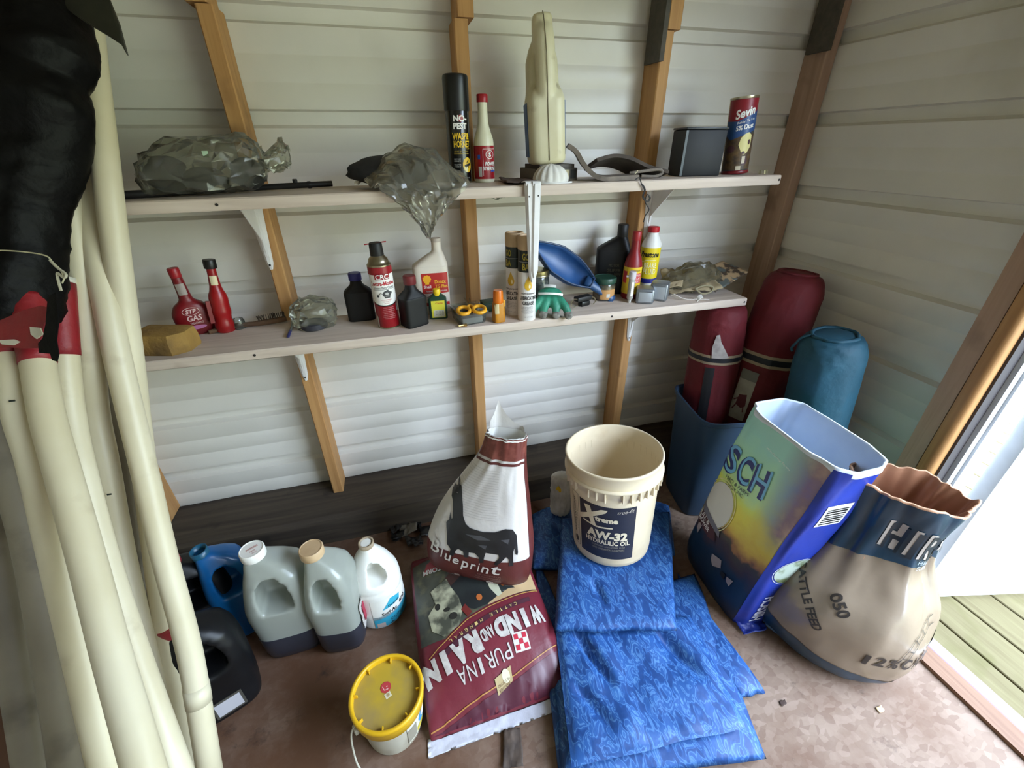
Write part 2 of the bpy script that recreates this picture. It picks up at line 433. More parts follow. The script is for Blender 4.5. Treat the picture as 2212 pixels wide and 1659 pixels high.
# plywood gussets nailed on the left faces of two studs
for x, z0, z1 in ((.842, 1.555, ZC), (1.447, 1.60, ZC)):
    G().box((x-.008, -.018, z0), (x+.006, .07, z1)).make('gusset_plate', m_gusset, wall_back, 'auto')
# door jamb: two studs and the metal door frame
G().box((1.41, -.782, 0), (XR-.001, -.735, ZC)).make('jamb_stud', m_stud2, wall_right, 'auto')
stud_j = G(); rings = []
for i in range(2):
    z = (0, ZC)[i]
    rings.append([(1.405, -.786, z), (1.475, -.786, z), (1.475, -.815, z)]+[(1.418+.014*cos(a), -.805-.014*sin(a), z) for a in (pi*.5, pi*.65, pi*.8, pi)])
stud_j.loft(rings).make('jamb_edge', wood('amber jamb edge', '#94683a', '#a87c4a', 'z', .55), wall_right, 'auto')
G().box((1.438, -.824, 0), (1.476, -.80, 2.0)).make('weather_strip', M_('#3f3a3c', .7), wall_right, 'auto')
dr = struct(G().box((1.476, -.835, -.02), (1.50, -.785, 2.0)).box((1.50, -.842, -.02), (1.512, -.775, 2.0)).box((1.512, -.838, -.02), (1.575, -.826, 2.0)), 'trim_1', m_alu)
struct(G().box((1.405, -2.95, 1.95), (XR, -.80, 2.05)), 'trim_2', m_stud2)
struct(G().box((1.41, -3.02, 0), (XR, -2.93, ZC)), 'trim_3', m_stud2)
# threshold: worn wood strip and a metal sill
struct(G().box((1.335, -2.94, -.02), (1.392, -.79, .012)), 'trim_4', m_thr)
struct(G().box((1.392, -2.94, -.05), (1.399, -.80, .010)), 'trim_5', mat('plum flashing', '#6e5560', .5))
struct(G().box((1.399, -2.94, -.05), (1.440, -.80, .006)), 'trim_6', m_alu)
# open door leaf, swung outwards
ang = math.atan2(-.088, .378)
dl = G().box((0, -.018, 0), (.86, .018, 1.93)).make('door_1', m_door, None, 'auto'); dl.location = (1.585, -.872, -.035); dl.rotation_euler = (0, 0, ang)
tag(dl, None, None, None, 'structure')
bevelled('door_edge', (-.006, -.022, 0), (.010, .022, 1.93), m_alu, dl, .002)
G().box((.01, -.0215, 0), (.86, -.018, .022)).make('door_sweep', m_alu, dl, 'auto')
# deck boards outside
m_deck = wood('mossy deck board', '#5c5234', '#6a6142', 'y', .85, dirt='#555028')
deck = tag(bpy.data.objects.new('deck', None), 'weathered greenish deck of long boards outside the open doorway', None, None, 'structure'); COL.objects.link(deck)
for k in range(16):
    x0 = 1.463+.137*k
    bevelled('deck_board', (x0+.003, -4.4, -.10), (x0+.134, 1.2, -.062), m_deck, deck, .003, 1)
# lawn, with an unseen bank added to keep low sky off the upper wall
_g = G(); _xs = [-30, -6, 0, 3.0, 4.0, 5, 6, 7, 8, 9, 12, 40]; _ys = [-40, -20, -12, -8, -5, -3, -1, 1, 3, 6, 12, 30]
_h = lambda x_, y_: -.45+4.6*max(0, min(1, (x_-3.6)/5.0))**1.3*(1+.15*nz(x_*.4, y_*.4))
_g.v = [Vector((x_, y_, _h(x_, y_))) for x_ in _xs for y_ in _ys]
_g.f = [(i*len(_ys)+j, (i+1)*len(_ys)+j, (i+1)*len(_ys)+j+1, i*len(_ys)+j+1) for i in range(len(_xs)-1) for j in range(len(_ys)-1)]
struct(_g, 'ground', m_grass)

# ------------------------------------------------------------------ shelves
m_white = mat('white painted metal', '#e6e4e2', .4, 0, '#d6d3d0', 12)
m_hole = M_('#241f1c', .8)
def bracket_geo(g, h=.19, d=.14):
    """pressed steel shelf bracket: leg down the stud at y=0, arm towards -y under the shelf (z=0)"""
    rings = []
    for i in range(11):
        f = i/10; hw = .021*(1-f)+.0085*f if i < 10 else .004; k = .012*(1-f)+.004*f
        z = -h*f
        rings.append([(-hw, -.001, z), (-hw, -.003, z), (-hw*.45, -.003-k, z), (hw*.45, -.003-k, z), (hw, -.003, z), (hw, -.001, z)])
    g.loft(rings)
    g.loft([[(-.016, -.004, -.001), (-.016, -.004, -.004), (.016, -.004, -.004), (.016, -.004, -.001)], [(-.010, -d, -.001), (-.010, -d, -.004), (.010, -d, -.004), (.010, -d, -.001)]])
    v = [(sx, y_, z_) for sx in (-.0012, .0012) for y_, z_ in ((-.004, -.004), (-d*.92, -.004), (-d*.92, -.010), (-.016, -h*.55), (-.008, -h*.85))]
    g.add(v, [(0, 1, 2, 3, 4), (9, 8, 7, 6, 5), (0, 5, 6, 1), (1, 6, 7, 2), (2, 7, 8, 3), (3, 8, 9, 4), (4, 9, 5, 0)])
    return g
def make_shelf(label, x0, x1, zl, zr, brackets):
    yf, yb, th = -.225, -.001, .027
    t = thing('wall_shelf', label, 'shelf', ((x0+x1)/2, 0, (zl+zr)/2))
    h = (x1-x0)/2; sl = (zr-zl)/2/h
    g = G(); rings = []
    for i in range(41):
        x = -h+2*h*i/40; z = sl*x; e = .0015*nz(x*7, zl*3)
        rings.append([(x, yf+.002+e, z-th), (x, yf+e, z-th+.003), (x, yf+e, z-.003), (x, yf+.003+e, z), (x, yb, z), (x, yb, z-th)])
    b = g.loft(rings).make('board', m_shelf, t, 'auto')
    for px in brackets['screws']:
        q = on_y(px[0], px[1], yf); hx = q.x-(x0+x1)/2
        G().lathe([(.0034, -.0008), (.0034, .0008)], 10).xf(Matrix.Translation((hx, yf-.0004, sl*hx-th/2)) @ Matrix.Rotation(pi/2, 4, 'X')).make('screw', m_hole, b, 'auto')
    for bx in brackets['x']:
        q = bracket_geo(G()).xf(Matrix.Translation((bx-(x0+x1)/2, 0, sl*(bx-(x0+x1)/2)-th))).make('bracket', m_white, t, 'auto')
        G().lathe([(.003, 0), (.003, .001)], 8).xf(Matrix.Translation((bx-(x0+x1)/2, -.008, sl*(bx-(x0+x1)/2)-th-.176)) @ Matrix.Rotation(pi/2, 4, 'X')).make('screw', m_hole, q, 'auto')
    return t
ZL = .861
def ZU(x): return 1.243+.0086*x
make_shelf('upper pine shelf board holding the spray can, tall oil jug and plastic bags', -1.0, 1.187, ZU(-1.0), ZU(1.187), {'screws': [(467, 439), (1683, 388)], 'x': (-.362, .880)})
make_shelf('lower pine shelf board holding the grease tubes, oil bottles and blue scoop', -1.0, 1.183, ZL, ZL, {'screws': [(550, 768), (1322, 682), (1609, 648)], 'x': (-.352, .868)})
# ================================================================== things on the shelves
def face(p, extra=0.): return math.atan2(-(p[0]-CAM.x), p[1]-CAM.y)+math.radians(extra)
def stand(name, label, cat, xy, z, extra=0., tilt=(0, 0), group=None):
    return thing(name, label, cat, (xy[0], xy[1], z), (math.radians(tilt[0]), math.radians(tilt[1]), face(xy, extra)), group)
def lathe_part(t, name, prof, m, n=32, c=(0, 0, 0), label=None): return G().lathe(prof, n, c).make(name, m, t, 'auto', label)
def prints(t, fn, items, grid=.006):
    """items: (name, material, geo...)"""
    for nm, mt, geo in items: decal(nm, geo, fn, mt, t, grid)
def cyl_fn(r, a0=0., off=.0005):
    def fn(x, z):
        a = x/r+a0; return Vector(((r+off)*sin(a), -(r+off)*cos(a), z))
    return fn
K = {'black': M_('#0c0c0c', .4), 'mblack': M_('#0f0e0d', .55), 'white': M_('#e9e7e0', .4), 'red': M_('#94101a', .35), 'dred': M_('#70121a', .4), 'yellow': M_('#e8c21c', .4),
     'gold': M_('#b89a2c', .4), 'blue': M_('#2350a8', .4), 'green': M_('#123a22', .35), 'grey': M_('#8b8a86', .5), 'lgrey': M_('#bdbbb4', .5), 'navy': M_('#232a5c', .4), 'cream': M_('#d8cba4', .5), 'brown': M_('#5a3a22', .6)}
m_steel = mat('bright tinned steel', '#b9b39a', .28, 1.0)
m_zinc = mat('dull galvanised steel', '#9aa0a6', .42, .85, '#868c92', 30)
m_glass = film('jar glass', '#e8ece8', .06, .03, '#b9c2bc')
m_bagfilm = film('crumpled clear plastic', '#dedfd4', .16, .20, '#b0af9f')
m_bagfilm2 = film('thin clear plastic', '#dedcd4', .18, .20, '#b6b4a6')

# ---- upper shelf ------------------------------------------------------------
x, y = .217, -.038
t = stand('spray_can', 'tall black wasp and hornet spray can with yellow lettering on the upper shelf', 'spray can', (x, y), ZU(x), 12)
R = .0325
lathe_part(t, 'can', [(.0305, 0), (.0325, .003), (R, .006), (R, .180), (.031, .186), (.028, .190)], M_('#080808', .25, metal=.0, coat=.4))
lathe_part(t, 'base_rim', [(.0318, -.0001), (.0334, .002), (.0334, .004), (.032, .006)], m_steel)
lathe_part(t, 'cap', [(.0338, .178), (.0345, .181), (.0345, .252), (.033, .2585), (.029, .261)], M_('#0a0a0a', .35))
fn = cyl_fn(R)
decal('red_target', ell2d(.002, .160, .0075, .0085), fn, K['red'], t, .005)
decal('lettering', join2d(text2d('NO-', .038, .015, .001, .160, bold=.04), text2d('PEST', .038, .015, 0, .142, bold=.04)), cyl_fn(R, off=.001), K['white'], t, .005, 'bold white lettering')
decal('lettering', join2d(text2d('WASP&', .050, .0165, .001, .118, bold=.03), text2d('HORNET', .048, .0165, .003, .099, bold=.03)), fn, M_('#e2b91c', .4), t, .005, 'large yellow lettering')
decal('lettering', join2d(text2d('30 FT JET SPRAY', .042, .005, 0, .080), line2d([(-.022, .075), (.022, .075)], .0008), text2d('KILLER', .014, .003, .020, .088)), fn, K['gold'], t, .005)
decal('yellow_oval', ell2d(.016, .047, .0145, .019), fn, M_('#e5b92a', .4), t, .005)
decal('oval_wedge', poly2d([(.016, .047), (.004, .040), (.008, .030), (.016, .029)]), cyl_fn(R, off=.0009), M_('#efe3a8', .4), t, .005)
decal('wasp_mark', join2d(line2d([(.007, .044), (.013, .046), (.019, .047), (.025, .049)], .006), line2d([(.013, .052), (.019, .060)], .002), line2d([(.012, .046), (.010, .038)], .0012), line2d([(.018, .047), (.020, .038)], .0012)), cyl_fn(R, off=.0012), K['black'], t, .005)
decal('fine_print', join2d(text2d('KILLS WASPS', .019, .0035, -.013, .062), text2d('HORNETS', .019, .0035, -.013, .057), text2d('KILLS THE', .019, .0035, -.013, .048), text2d('NEST', .019, .0035, -.013, .043), text2d('NET WT 14 OZ', .018, .003, .014, .014)), fn, K['lgrey'], t, .005)

x, y = .285, -.058
t = stand('power_steering_bottle', 'white long-neck bottle with red label and red cap beside the black spray can', 'bottle', (x, y), ZU(x), -6)
r = .0285
body = [(r-.003, 0), (r, .003), (r, .098), (.0265, .112), (.0185, .134), (.0145, .150), (.0135, .176), (.0130, .198)]
lathe_part(t, 'body', body, mat('ivory plastic', '#d9d5ba', .4, 0, '#cbc6a8', 20))
lathe_part(t, 'cap', [(.0152, .197), (.0155, .199), (.0155, .214), (.014, .216)], K['red'], 24)
G().lathe([(r+.0006, .010), (r+.0006, .094)], 40, cap0=False, cap1=False).make('label', K['red'], t, True)
fn = cyl_fn(r, .35, .0012)
decal('lettering', join2d(text2d('S', .008, .011, .010, .072, bold=.03), text2d('POWER', .034, .010, .012, .049, bold=.03, shear=.2), text2d('STEERING', .042, .010, .010, .037, bold=.03, shear=.2), line2d([(-.010, .018), (-.010, .086), (.03, .086)], .0008)), fn, K['white'], t, .005)
decal('emblem_ring', line2d([(.010+.012*cos(a*.3), .072+.010*sin(a*.3)) for a in range(22)], .0012), fn, K['white'], t, .005)
decal('blue_patch', join2d(rect2d(-.026, .060, -.018, .072), rect2d(.012, .0285, .032, .032)), fn, K['blue'], t, .005)
decal('barcode_patch', rect2d(-.024, .016, -.014, .042), fn, K['lgrey'], t, .005)

# tall five-quart jug, narrow handle side towards the door, standing on the cartons
m_ivory = mat('yellowed white plastic', '#d8d2b4', .45, 0, '#cbc29c', 9, dirt='#8d7c4c', dscale=14, dlo=.62, dhi=.8)
zb = ZU(.47)+.0455
q = on_y(1180, 338, -.085)
t = thing('oil_jug', 'tall yellowed white oil jug seen from its handle side, standing on small cartons', 'jug', (q.x, -.085, zb), (0, math.radians(-4), face(q, 8)))
def sup(z, w, d, cx, cy, n=4, k=28): return [(cx+w*sgn(sin(2*pi*j/k), 2/n), cy-d*sgn(cos(2*pi*j/k), 2/n), z) for j in range(k)]
low = G().loft([sup(.0, .044, .066, 0, 0), sup(.006, .051, .072, 0, 0), sup(.02, .052, .073, 0, 0), sup(.155, .052, .073, 0, 0), sup(.172, .047, .066, 0, .006), sup(.190, .044, .045, 0, .028), sup(.245, .042, .042, 0, .030), sup(.272, .034, .034, 0, .024), sup(.30, .020, .022, 0, 0, 2.4)])
han = G().tube(spline([(0, -.045, .145), (0, -.052, .18), (0, -.050, .235), (0, -.040, .28), (0, -.018, .305)], 6), .027, 14)
top = G().loft([sup(.255, .027, .032, 0, -.012, 2.8), sup(.300, .027, .030, 0, -.012, 2.8), sup(.330, .026, .027, 0, -.012, 2.8), sup(.338, .021, .021, 0, -.012, 2.6)])
soft_body('body', [low, han, top], [], m_ivory, t, .004, 5)
zz = [.004+.29*i/30 for i in range(31)]
def jf(z): return -.0742 if z < .15 else (-.0742+.0*(z-.15) if z < .152 else -.0735-.0*(z))
G().tube([(0, -.0738, z) for z in (.01, .05, .10, .148)]+[(0, -.0765, .165), (0, -.0805, .20), (0, -.0780, .25), (0, -.066, .288), (0, -.046, .328), (0, -.030, .3395)], .0011, 6).make('seam', M_('#6b6248', .6), t)
for sx in (-1, 1):
    G().box((sx*.0523-.0006, -.035, .02), (sx*.0523+.0006, .05, .15)).make('side_label', M_('#2c5a92', .45), t, 'auto')
lathe_part(t, 'cap', [(.017, .0), (.0175, .002), (.0175, .016), (.016, .018)], K['navy'], 24, (0, .028, .285))

# cartons under the jug
q = on_y(1185, 378, -.10)
t = thing('small_carton', 'small flattened grey carton lying under the tall oil jug', 'box', (q.x, -.085, ZU(q.x)), (0, 0, .12))
bevelled('carton', (-.062, -.05, 0), (.075, .06, .034), M_('#6f6a63', .7), t, .002)
bevelled('flap', (-.05, -.056, .0342), (.06, .05, .0445), M_('#55504b', .7), t, .001)
decal('printed_panel', join2d(rect2d(.030, .006, .048, .030)), lambda a, b: Vector((a, -.0508, b)), K['cream'], t, 0)
decal('printed_panel', join2d(rect2d(.052, .006, .070, .030)), lambda a, b: Vector((a, -.0508, b)), M_('#34363a', .6), t, 0)
decal('printed_panel', rect2d(.034, .010, .043, .020), lambda a, b: Vector((a, -.0513, b)), K['brown'], t, 0)

# fluted white dust mask
q = on_y(1188, 392, -.165)
t = thing('dust_mask', 'white ribbed cup dust mask lying face down below the oil jug', 'mask', (q.x, -.170, ZU(q.x)), (0, 0, -.2))
g = G(); rings = []
for i in range(11):
    f = i/10; rr = .048*math.sqrt(max(0, 1-f**2.2))+.001
    rings.append([((rr*1.02+.0022*cos(14*a)*min(1, f*4)*(1-f*.6))*cos(a), (rr*.85+.0022*cos(14*a)*min(1, f*4)*(1-f*.6))*sin(a), .001+.047*f) for a in [2*pi*j/84 for j in range(84)]])
g.loft(rings).make('cup', mat('white felt', '#dedbd3', .8, 0, '#cfcbc2', 30, bump=.1, bscale=90), t, True)
g = G().loft([[(r_*1.02*cos(a)+(.006 if cos(a) > .6 else 0), r_*.85*sin(a), z) for a in [2*pi*j/48 for j in range(48)]] for r_, z in ((.047, .0), (.054, .0), (.054, .003), (.047, .004))], False, False)
g.make('flange', K['white'], t, True)

# dark brown cloth scrap left of the mask
def sheet(name, corners, m, parent=None, nu=24, nv=16, amp=.01, fr=14., th=.003, seed=0., hf=None, label=None):
    """thin crumpled sheet over four world corners; height noise amp"""
    c = [Vector(q) for q in corners]; g = G(); top = []; bot = []
    for i in range(nv+1):
        for j in range(nu+1):
            u, v = j/nu, i/nv
            p = c[0]*(1-u)*(1-v)+c[1]*u*(1-v)+c[2]*u*v+c[3]*(1-u)*v
            h = amp*(.5+.5*nz(p.x*fr+seed, p.y*fr, seed*1.7))+amp*.35*abs(nz(p.x*fr*2.7, p.y*fr*2.7, seed+4))
            if hf: h += hf(u, v)
            e = .004*nz(seed+i*.7, j*.7, 3.)
            top.append(p+Vector((e, e, h+th))); bot.append(p+Vector((e, e, h)))
    n = nu+1; V = top+bot; k = len(top); F = []
    for i in range(nv):
        for j in range(nu):
            a = i*n+j; F += [(a, a+1, a+n+1, a+n), (k+a+n, k+a+n+1, k+a+1, k+a)]
    for j in range(nu):
        F += [(j+1, j, k+j, k+j+1), (nv*n+j, nv*n+j+1, k+nv*n+j+1, k+nv*n+j)]
    for i in range(nv):
        a = i*n; F += [(a, a+n, k+a+n, k+a), (a+nu+n, a+nu, k+a+nu, k+a+nu+n)]
    return obj(name, V, F, m, parent, True, label)
a = ZU(.35)
tag(sheet('cloth_scrap', [(.315, -.20, a), (.40, -.205, a), (.43, -.06, a), (.33, -.05, a)], mat('dark brown cloth', '#4a3b33', .85, 0, '#5c4a40', 40), None, amp=.010, fr=25), 'thin dark brown cloth scrap lying flat left of the dust mask', 'cloth')

# grey leather gloves: a curled strip and a flat dark palm
q = on_y(1300, 380, -.15)
t = thing('work_glove', 'limp grey leather work glove draped beside the dust mask on the upper shelf', 'glove', (q.x, -.14, ZU(q.x)))
m_leather = mat('grey suede', '#6d645b', .85, 0, '#857a6e', 25, bump=.3, bscale=70)
P = lambda px, py, yy: on_y(px, py, yy)-Vector((q.x, -.14, ZU(q.x)))
G().ribbon(spline([P(1226, 314, -.10), P(1244, 328, -.11), P(1258, 352, -.13), P(1278, 374, -.15), P(1300, 384, -.165), P(1340, 383, -.17), P(1375, 381, -.17)], 6), (.35, 1, 0), .085, .012).make('cuff', m_leather, t)
g = G(); pts = spline([P(1275, 356, -.10), P(1310, 347, -.09), P(1345, 352, -.09), P(1385, 370, -.10), P(1424, 380, -.12)], 6)
g.ribbon(pts, (.1, 1, -.25), .12, .010).make('palm', mat('dark suede', '#453c35', .9, 0, '#574c43', 25), t)
G().tube(spline([P(1360, 374, -.16), P(1395, 369, -.17), P(1425, 366, -.17), P(1430, 374, -.17), P(1415, 381, -.17), P(1385, 380, -.17)], 6), .0042, 8).make('hem_loop', m_leather, t)
G().tube(spline([P(1290, 386, -.172), P(1330, 382, -.178), P(1362, 383, -.18), P(1374, 373, -.18), P(1378, 368, -.18)], 6), .0012, 6).make('stitching', K['cream'], t)

# black box
x, y = .955, -.115
t = stand('black_box', 'plain black rectangular box standing beside the dust canister on the upper shelf', 'box', (x, y), ZU(x), 28)
bevelled('shell', (-.072, -.045, 0), (.058, .045, .125), mat('black plastic case', '#0d0e0f', .6, 0, '#141516', 20), t, .005)
bevelled('lid', (-.073, -.046, .1253), (.059, .046, .131), M_('#23282a', .4), t, .002)
G().box((-.0735, -.0465, .002), (-.066, -.0455, .123)).make('edge_strip', M_('#3a4346', .4), t, 'auto')

# red, white and blue dust canister
x, y = 1.092, -.128
t = stand('dust_canister', 'red white and blue garden dust canister leaning beside the black box', 'canister', (x, y), ZU(x)+.003, 8, (0, -4.5))
R = .0385
lathe_part(t, 'tube', [(R-.001, 0), (R, .002), (R, .203), (R-.002, .205)], M_('#3a3b38', .45))
lathe_part(t, 'base_rim', [(R+.0002, -.0006), (R+.0014, .001), (R+.0014, .007), (R, .009)], K['dred'], 40)
lathe_part(t, 'top_rim', [(R, .199), (R+.0014, .201), (R+.0014, .206), (R-.003, .206), (R-.004, .203)], m_steel, 40)
fn0, fn1, fn2, fn3 = [cyl_fn(R, 0, o) for o in (.0004, .0008, .0012, .0016)]
decal('red_field', rect2d(-.052, .135, .055, .199), fn0, M_('#861222', .4), t, .008)
decal('blue_field', poly2d([(-.052, .108), (-.03, .094), (.055, .12), (.055, .172), (-.015, .143), (-.052, .145)]), fn1, M_('#274a7e', .4), t, .008)
decal('brown_field', rect2d(-.052, .012, .055, .108), fn0, mat('garden print', '#3c2c22', .5, 0, '#6a5230', 70), t, .008)
decal('yellow_stripe', rect2d(-.062, .009, -.050, .199), fn0, mat('tan stripe', '#b08c3e', .5, 0, '#cfc7a8', 20), t, .008)
decal('lettering', join2d(text2d('Sevin', .058, .024, .004, .165, rot=.22, bold=.03, shear=.3), text2d('Ready-To-Use', .052, .008, .010, .142, rot=.2, shear=.2), text2d('5% Dust', .052, .013, .008, .127, rot=.15, bold=.03, shear=.15)), fn2, K['white'], t, .006)
decal('pale_patch', poly2d([(.000, .098), (.010, .108), (.022, .112), (.034, .104), (.034, .074), (.024, .058), (.012, .052), (.004, .062), (-.004, .080)]), fn1, M_('#d9cf8c', .5), t, .008)
for e_ in (ell2d(.026, .086, .004, .007), ell2d(.012, .058, .005, .004), ell2d(-.025, .070, .012, .010), ell2d(.018, .035, .010, .012)): decal('dark_spot', e_, fn2, M_('#4a2a30', .5), t, .008)
decal('white_patch', join2d(rect2d(.010, .028, .020, .048), rect2d(-.004, .010, .010, .022)), fn3, M_('#c7b9a0', .5), t, .008)
# two small hex nuts
for i, px in enumerate((1642, 1653)):
    q = on_y(px, 376, -.17)
    t = thing('hex_nut', ('left', 'right')[i]+' of two tiny shiny nuts at the right end of the upper shelf', 'nut', (q.x, -.17, ZU(q.x)))
    g = G().loft([[(r_*cos(pi/3*j), r_*sin(pi/3*j), z) for j in range(6)] for r_, z in ((.003, .0), (.0062, 0), (.0062, .012), (.003, .012), (.003, 0))], False, False)
    g.make('nut', m_steel, t, 'auto')

# clear plastic bags
def crumple(amp, f1, f2, seed):
    def wr(a, v):
        c, s = cos(a), sin(a)
        return amp*(nz(c*f1+seed, s*f1, v*f1*1.5)+.6*(1-2*abs(nz(c*f2, s*f2+seed, v*f2*1.3)))-.3)
    return wr
def facet(s, name, m_, parent, nu, nv, jit, seed, swap=None, cap1=True):
    """crumpled film: coarse jittered facets, flat shaded"""
    random.seed(seed); rings = []
    for i in range(nv+1):
        rg = []
        for j in range(nu):
            p_ = s.P(2*pi*(j+.5*(i % 2)+random.uniform(-.25, .25))/nu, min(1, max(0, (i+random.uniform(-.3, .3))/nv)))
            p_ = p_+Vector((random.uniform(-jit, jit), random.uniform(-jit, jit), random.uniform(-jit, jit)*.6))
            rg.append(swap(p_) if swap else p_)
        rings.append(rg)
    g = G().loft(rings, True, cap1); g2 = G(); g2.v = g.v
    for f in g.f:
        if len(f) == 4: g2.f += [(f[0], f[1], f[2]), (f[0], f[2], f[3])] if (f[0]+f[1]) % 3 else [(f[1], f[2], f[3]), (f[1], f[3], f[0])]
        else: g2.f.append(f)
    return g2.make(name, m_, parent, False)
def lump(g, c, r, seed, n=14, k=18):
    rings = []
    for i in range(1, n):
        th = pi*i/n
        rings.append([(c[0]+r[0]*sin(th)*cos(p)*(1+.25*nz(seed+cos(p)*2, sin(p)*2, th*2)), c[1]+r[1]*sin(th)*sin(p)*(1+.25*nz(seed+cos(p)*2, sin(p)*2, th*2)), c[2]-r[2]*cos(th)) for p in [2*pi*j/k for j in range(k)]])
    return g.loft(rings)
x, y = -.40, -.125
t = thing('plastic_bag', 'crumpled clear plastic bag with dark contents at the left of the upper shelf', 'bag', (x, y, ZU(x)))
s = Surf([(-.150, .012, .030, 0, .028, 2), (-.140, .050, .038, 0, .045, 2.2), (-.085, .062, .056, 0, .058, 2.2), (.0, .066, .058, 0, .066, 2.2), (.07, .064, .055, 0, .070, 2.2), (.110, .045, .040, 0, .072, 2), (.125, .035, .020, 0, .070, 2), (.165, .042, .030, 0, .085, 2), (.175, .040, .022, 0, .088, 2)], crumple(.014, 2.6, 7.0, 2.))
# loft axis runs along x: the section "cy" is the height
facet(s, 'film', m_bagfilm, t, 26, 22, .007, 3, lambda q: Vector((q.z, q.x*.9, max(.001, q.y))), False)
g = G(); lump(g, (-.095, 0, .045), (.045, .04, .042), 1.); g.make('dark_bundle', mat('dark rag', '#161512', .9, 0, '#24221d', 30), t)
g = G(); lump(g, (-.02, .0, .032), (.05, .035, .030), 4.); lump(g, (.075, .005, .045), (.04, .03, .036), 7.); g.make('contents', mat('dark grey rag', '#1e1d19', .9, 0, '#302e28', 30), t)
G().box((.01, -.058, .082), (.022, -.0565, .095)).make('sticker', M_('#a9c4a8', .5), t)
# black rod under it
P0 = on_y(262, 424, -.16); P1 = on_y(718, 400, -.03)
t = thing('black_rod', 'long thin black metal rod lying under the left plastic bag', 'rod', P0)
P0.z = ZU(P0.x)+.0095; P1.z = ZU(P1.x)+.0095; d = P1-P0
t.location = P0
G().tube([d*0, d*.18, d*.2, d*.86, d*.865, d*.88, d*.885, d], [.009, .009, .0075, .0075, .0092, .0092, .0075, .0075], 12).make('rod', M_('#191615', .5), t, 'auto')
bevelled('trigger_tab', (-.006, -.004, .004), (.006, .004, .016), M_('#191615', .5), t, .002).location = d*.80

x, y = .05, -.14
t = thing('plastic_bag', 'clear plastic bag with black cloth inside, drooping over the upper shelf edge', 'bag', (x, y, ZU(x)))
g = G(); lump(g, (-.030, .022, .040), (.112, .055, .038), 11.); g.make('black_cloth', mat('black cloth', '#1b1a19', .8, 0, '#2c2a28', 30), t)
# film sheet: lies over the cloth, then hangs down in front of the board
def bagfilm(u, v):
    # u across 0..1, v from back/top 0 to tip 1
    L_ = on_y(745+(-0)*v, 395, -.12).x-x; top = .045+.055*sin(pi*min(1, u*1.05))*(.6+.6*u)
    xl = -.135+.165*v**1.2; xr = .155-.105*max(0, v-.45)/.55
    X = xl+(xr-xl)*u
    if v < .45:
        k = v/.45; Y = .07-.165*k; Z = top*sin(pi*(.15+.75*k))**.8*(.6+.4*sin(pi*u))+.004
        if u < .1: Z *= .4+6*u
    else:
        k = (v-.45)/.55; Y = -.095-.012*sin(pi*k); Z = .018-.138*k*(.72+.28*sin(pi*u))
    n = .010*nz(u*6, v*6, 2.)+.007*(1-2*abs(nz(u*13, v*13, 5.)))
    return Vector((X+n*.3, Y-abs(n) if v >= .45 else Y+n*.4, Z+(n if v < .45 else n*.3)))
g = G(); nu, nv = 20, 26; random.seed(5)
g.v = [bagfilm((j+random.uniform(-.3, .3))/nu, min(1, max(0, (i+random.uniform(-.3, .3))/nv)))+Vector((random.uniform(-.003, .003), -abs(random.uniform(-.007, .007)), random.uniform(-.004, .004))) for i in range(nv+1) for j in range(nu+1)]
g.f = [(i*(nu+1)+j, i*(nu+1)+j+1, (i+1)*(nu+1)+j+1, (i+1)*(nu+1)+j) for i in range(nv) for j in range(nu)]
g.f = [q for f in g.f for q in ((f[0], f[1], f[2]), (f[0], f[2], f[3]))]; o = g.make('film', m_bagfilm2, t, False)
o2 = G(); o2.v = [q+Vector((.004*nz(q.x*40, q.z*40), .006+.004*nz(q.x*30, q.z*30, 3), -.004)) for q in g.v]; o2.f = list(g.f); o2.make('inner_film', m_bagfilm2, t, False)

# pair of loose shelf brackets hooked over the board
for i, (px0, px1, lb) in enumerate(((1143, 1150, 'left of the two loose white shelf brackets hanging from the upper shelf edge'), (1158, 1154, 'right of the two loose white shelf brackets hanging from the upper shelf edge'))):
    a = on_y(px0, 384, -.235-.004*i); b = on_y(px1, 600-10*i, -.235-.004*i)
    t = thing('shelf_bracket', lb, 'bracket', (a.x, -.232-.006*i, ZU(a.x)+.006), group='loose shelf brackets')
    h = a.z-b.z; sx = (b.x-a.x); g = G(); rings = []
    for k in range(13):
        f = k/12; w_ = .0130*(1-f)+.0095*f if k < 12 else .004; zc = -h*f
        xx = sx*f
        k_ = .009*(1-f)+.004*f
        rings.append([(xx-w_, -.001, zc), (xx-w_, -.004, zc), (xx-w_*.5, -.004-k_, zc), (xx+w_*.5, -.004-k_, zc), (xx+w_, -.004, zc), (xx+w_, -.001, zc)])
    g.loft(rings).make('leg', m_white, t, 'auto')
    G().tube(spline([(0, -.008, -.002), (0, -.006, .003), (0, .01, .0005), (0, .06, -.0005)], 5), [.0095]+[.009]*14+[.006], 4).make('arm', m_white, t, 'auto') if False else G().ribbon(spline([(0, -.009, -.006), (0, -.008, .002), (0, .004, .004), (0, .03, .001), (0, .075, -.0045)], 5), (1, 0, 0), .022, .0025).make('arm', m_white, t, 'auto')
    for k in (.12, .9):
        G().lathe([(.0022, 0), (.0022, .0008)], 8).xf(Matrix.Translation((sx*k+.004*(1 if i else -1)*(1-k), -.0126+.0065*k, -h*k)) @ Matrix.Rotation(pi/2, 4, 'X')).make('screw_hole', m_hole, t)
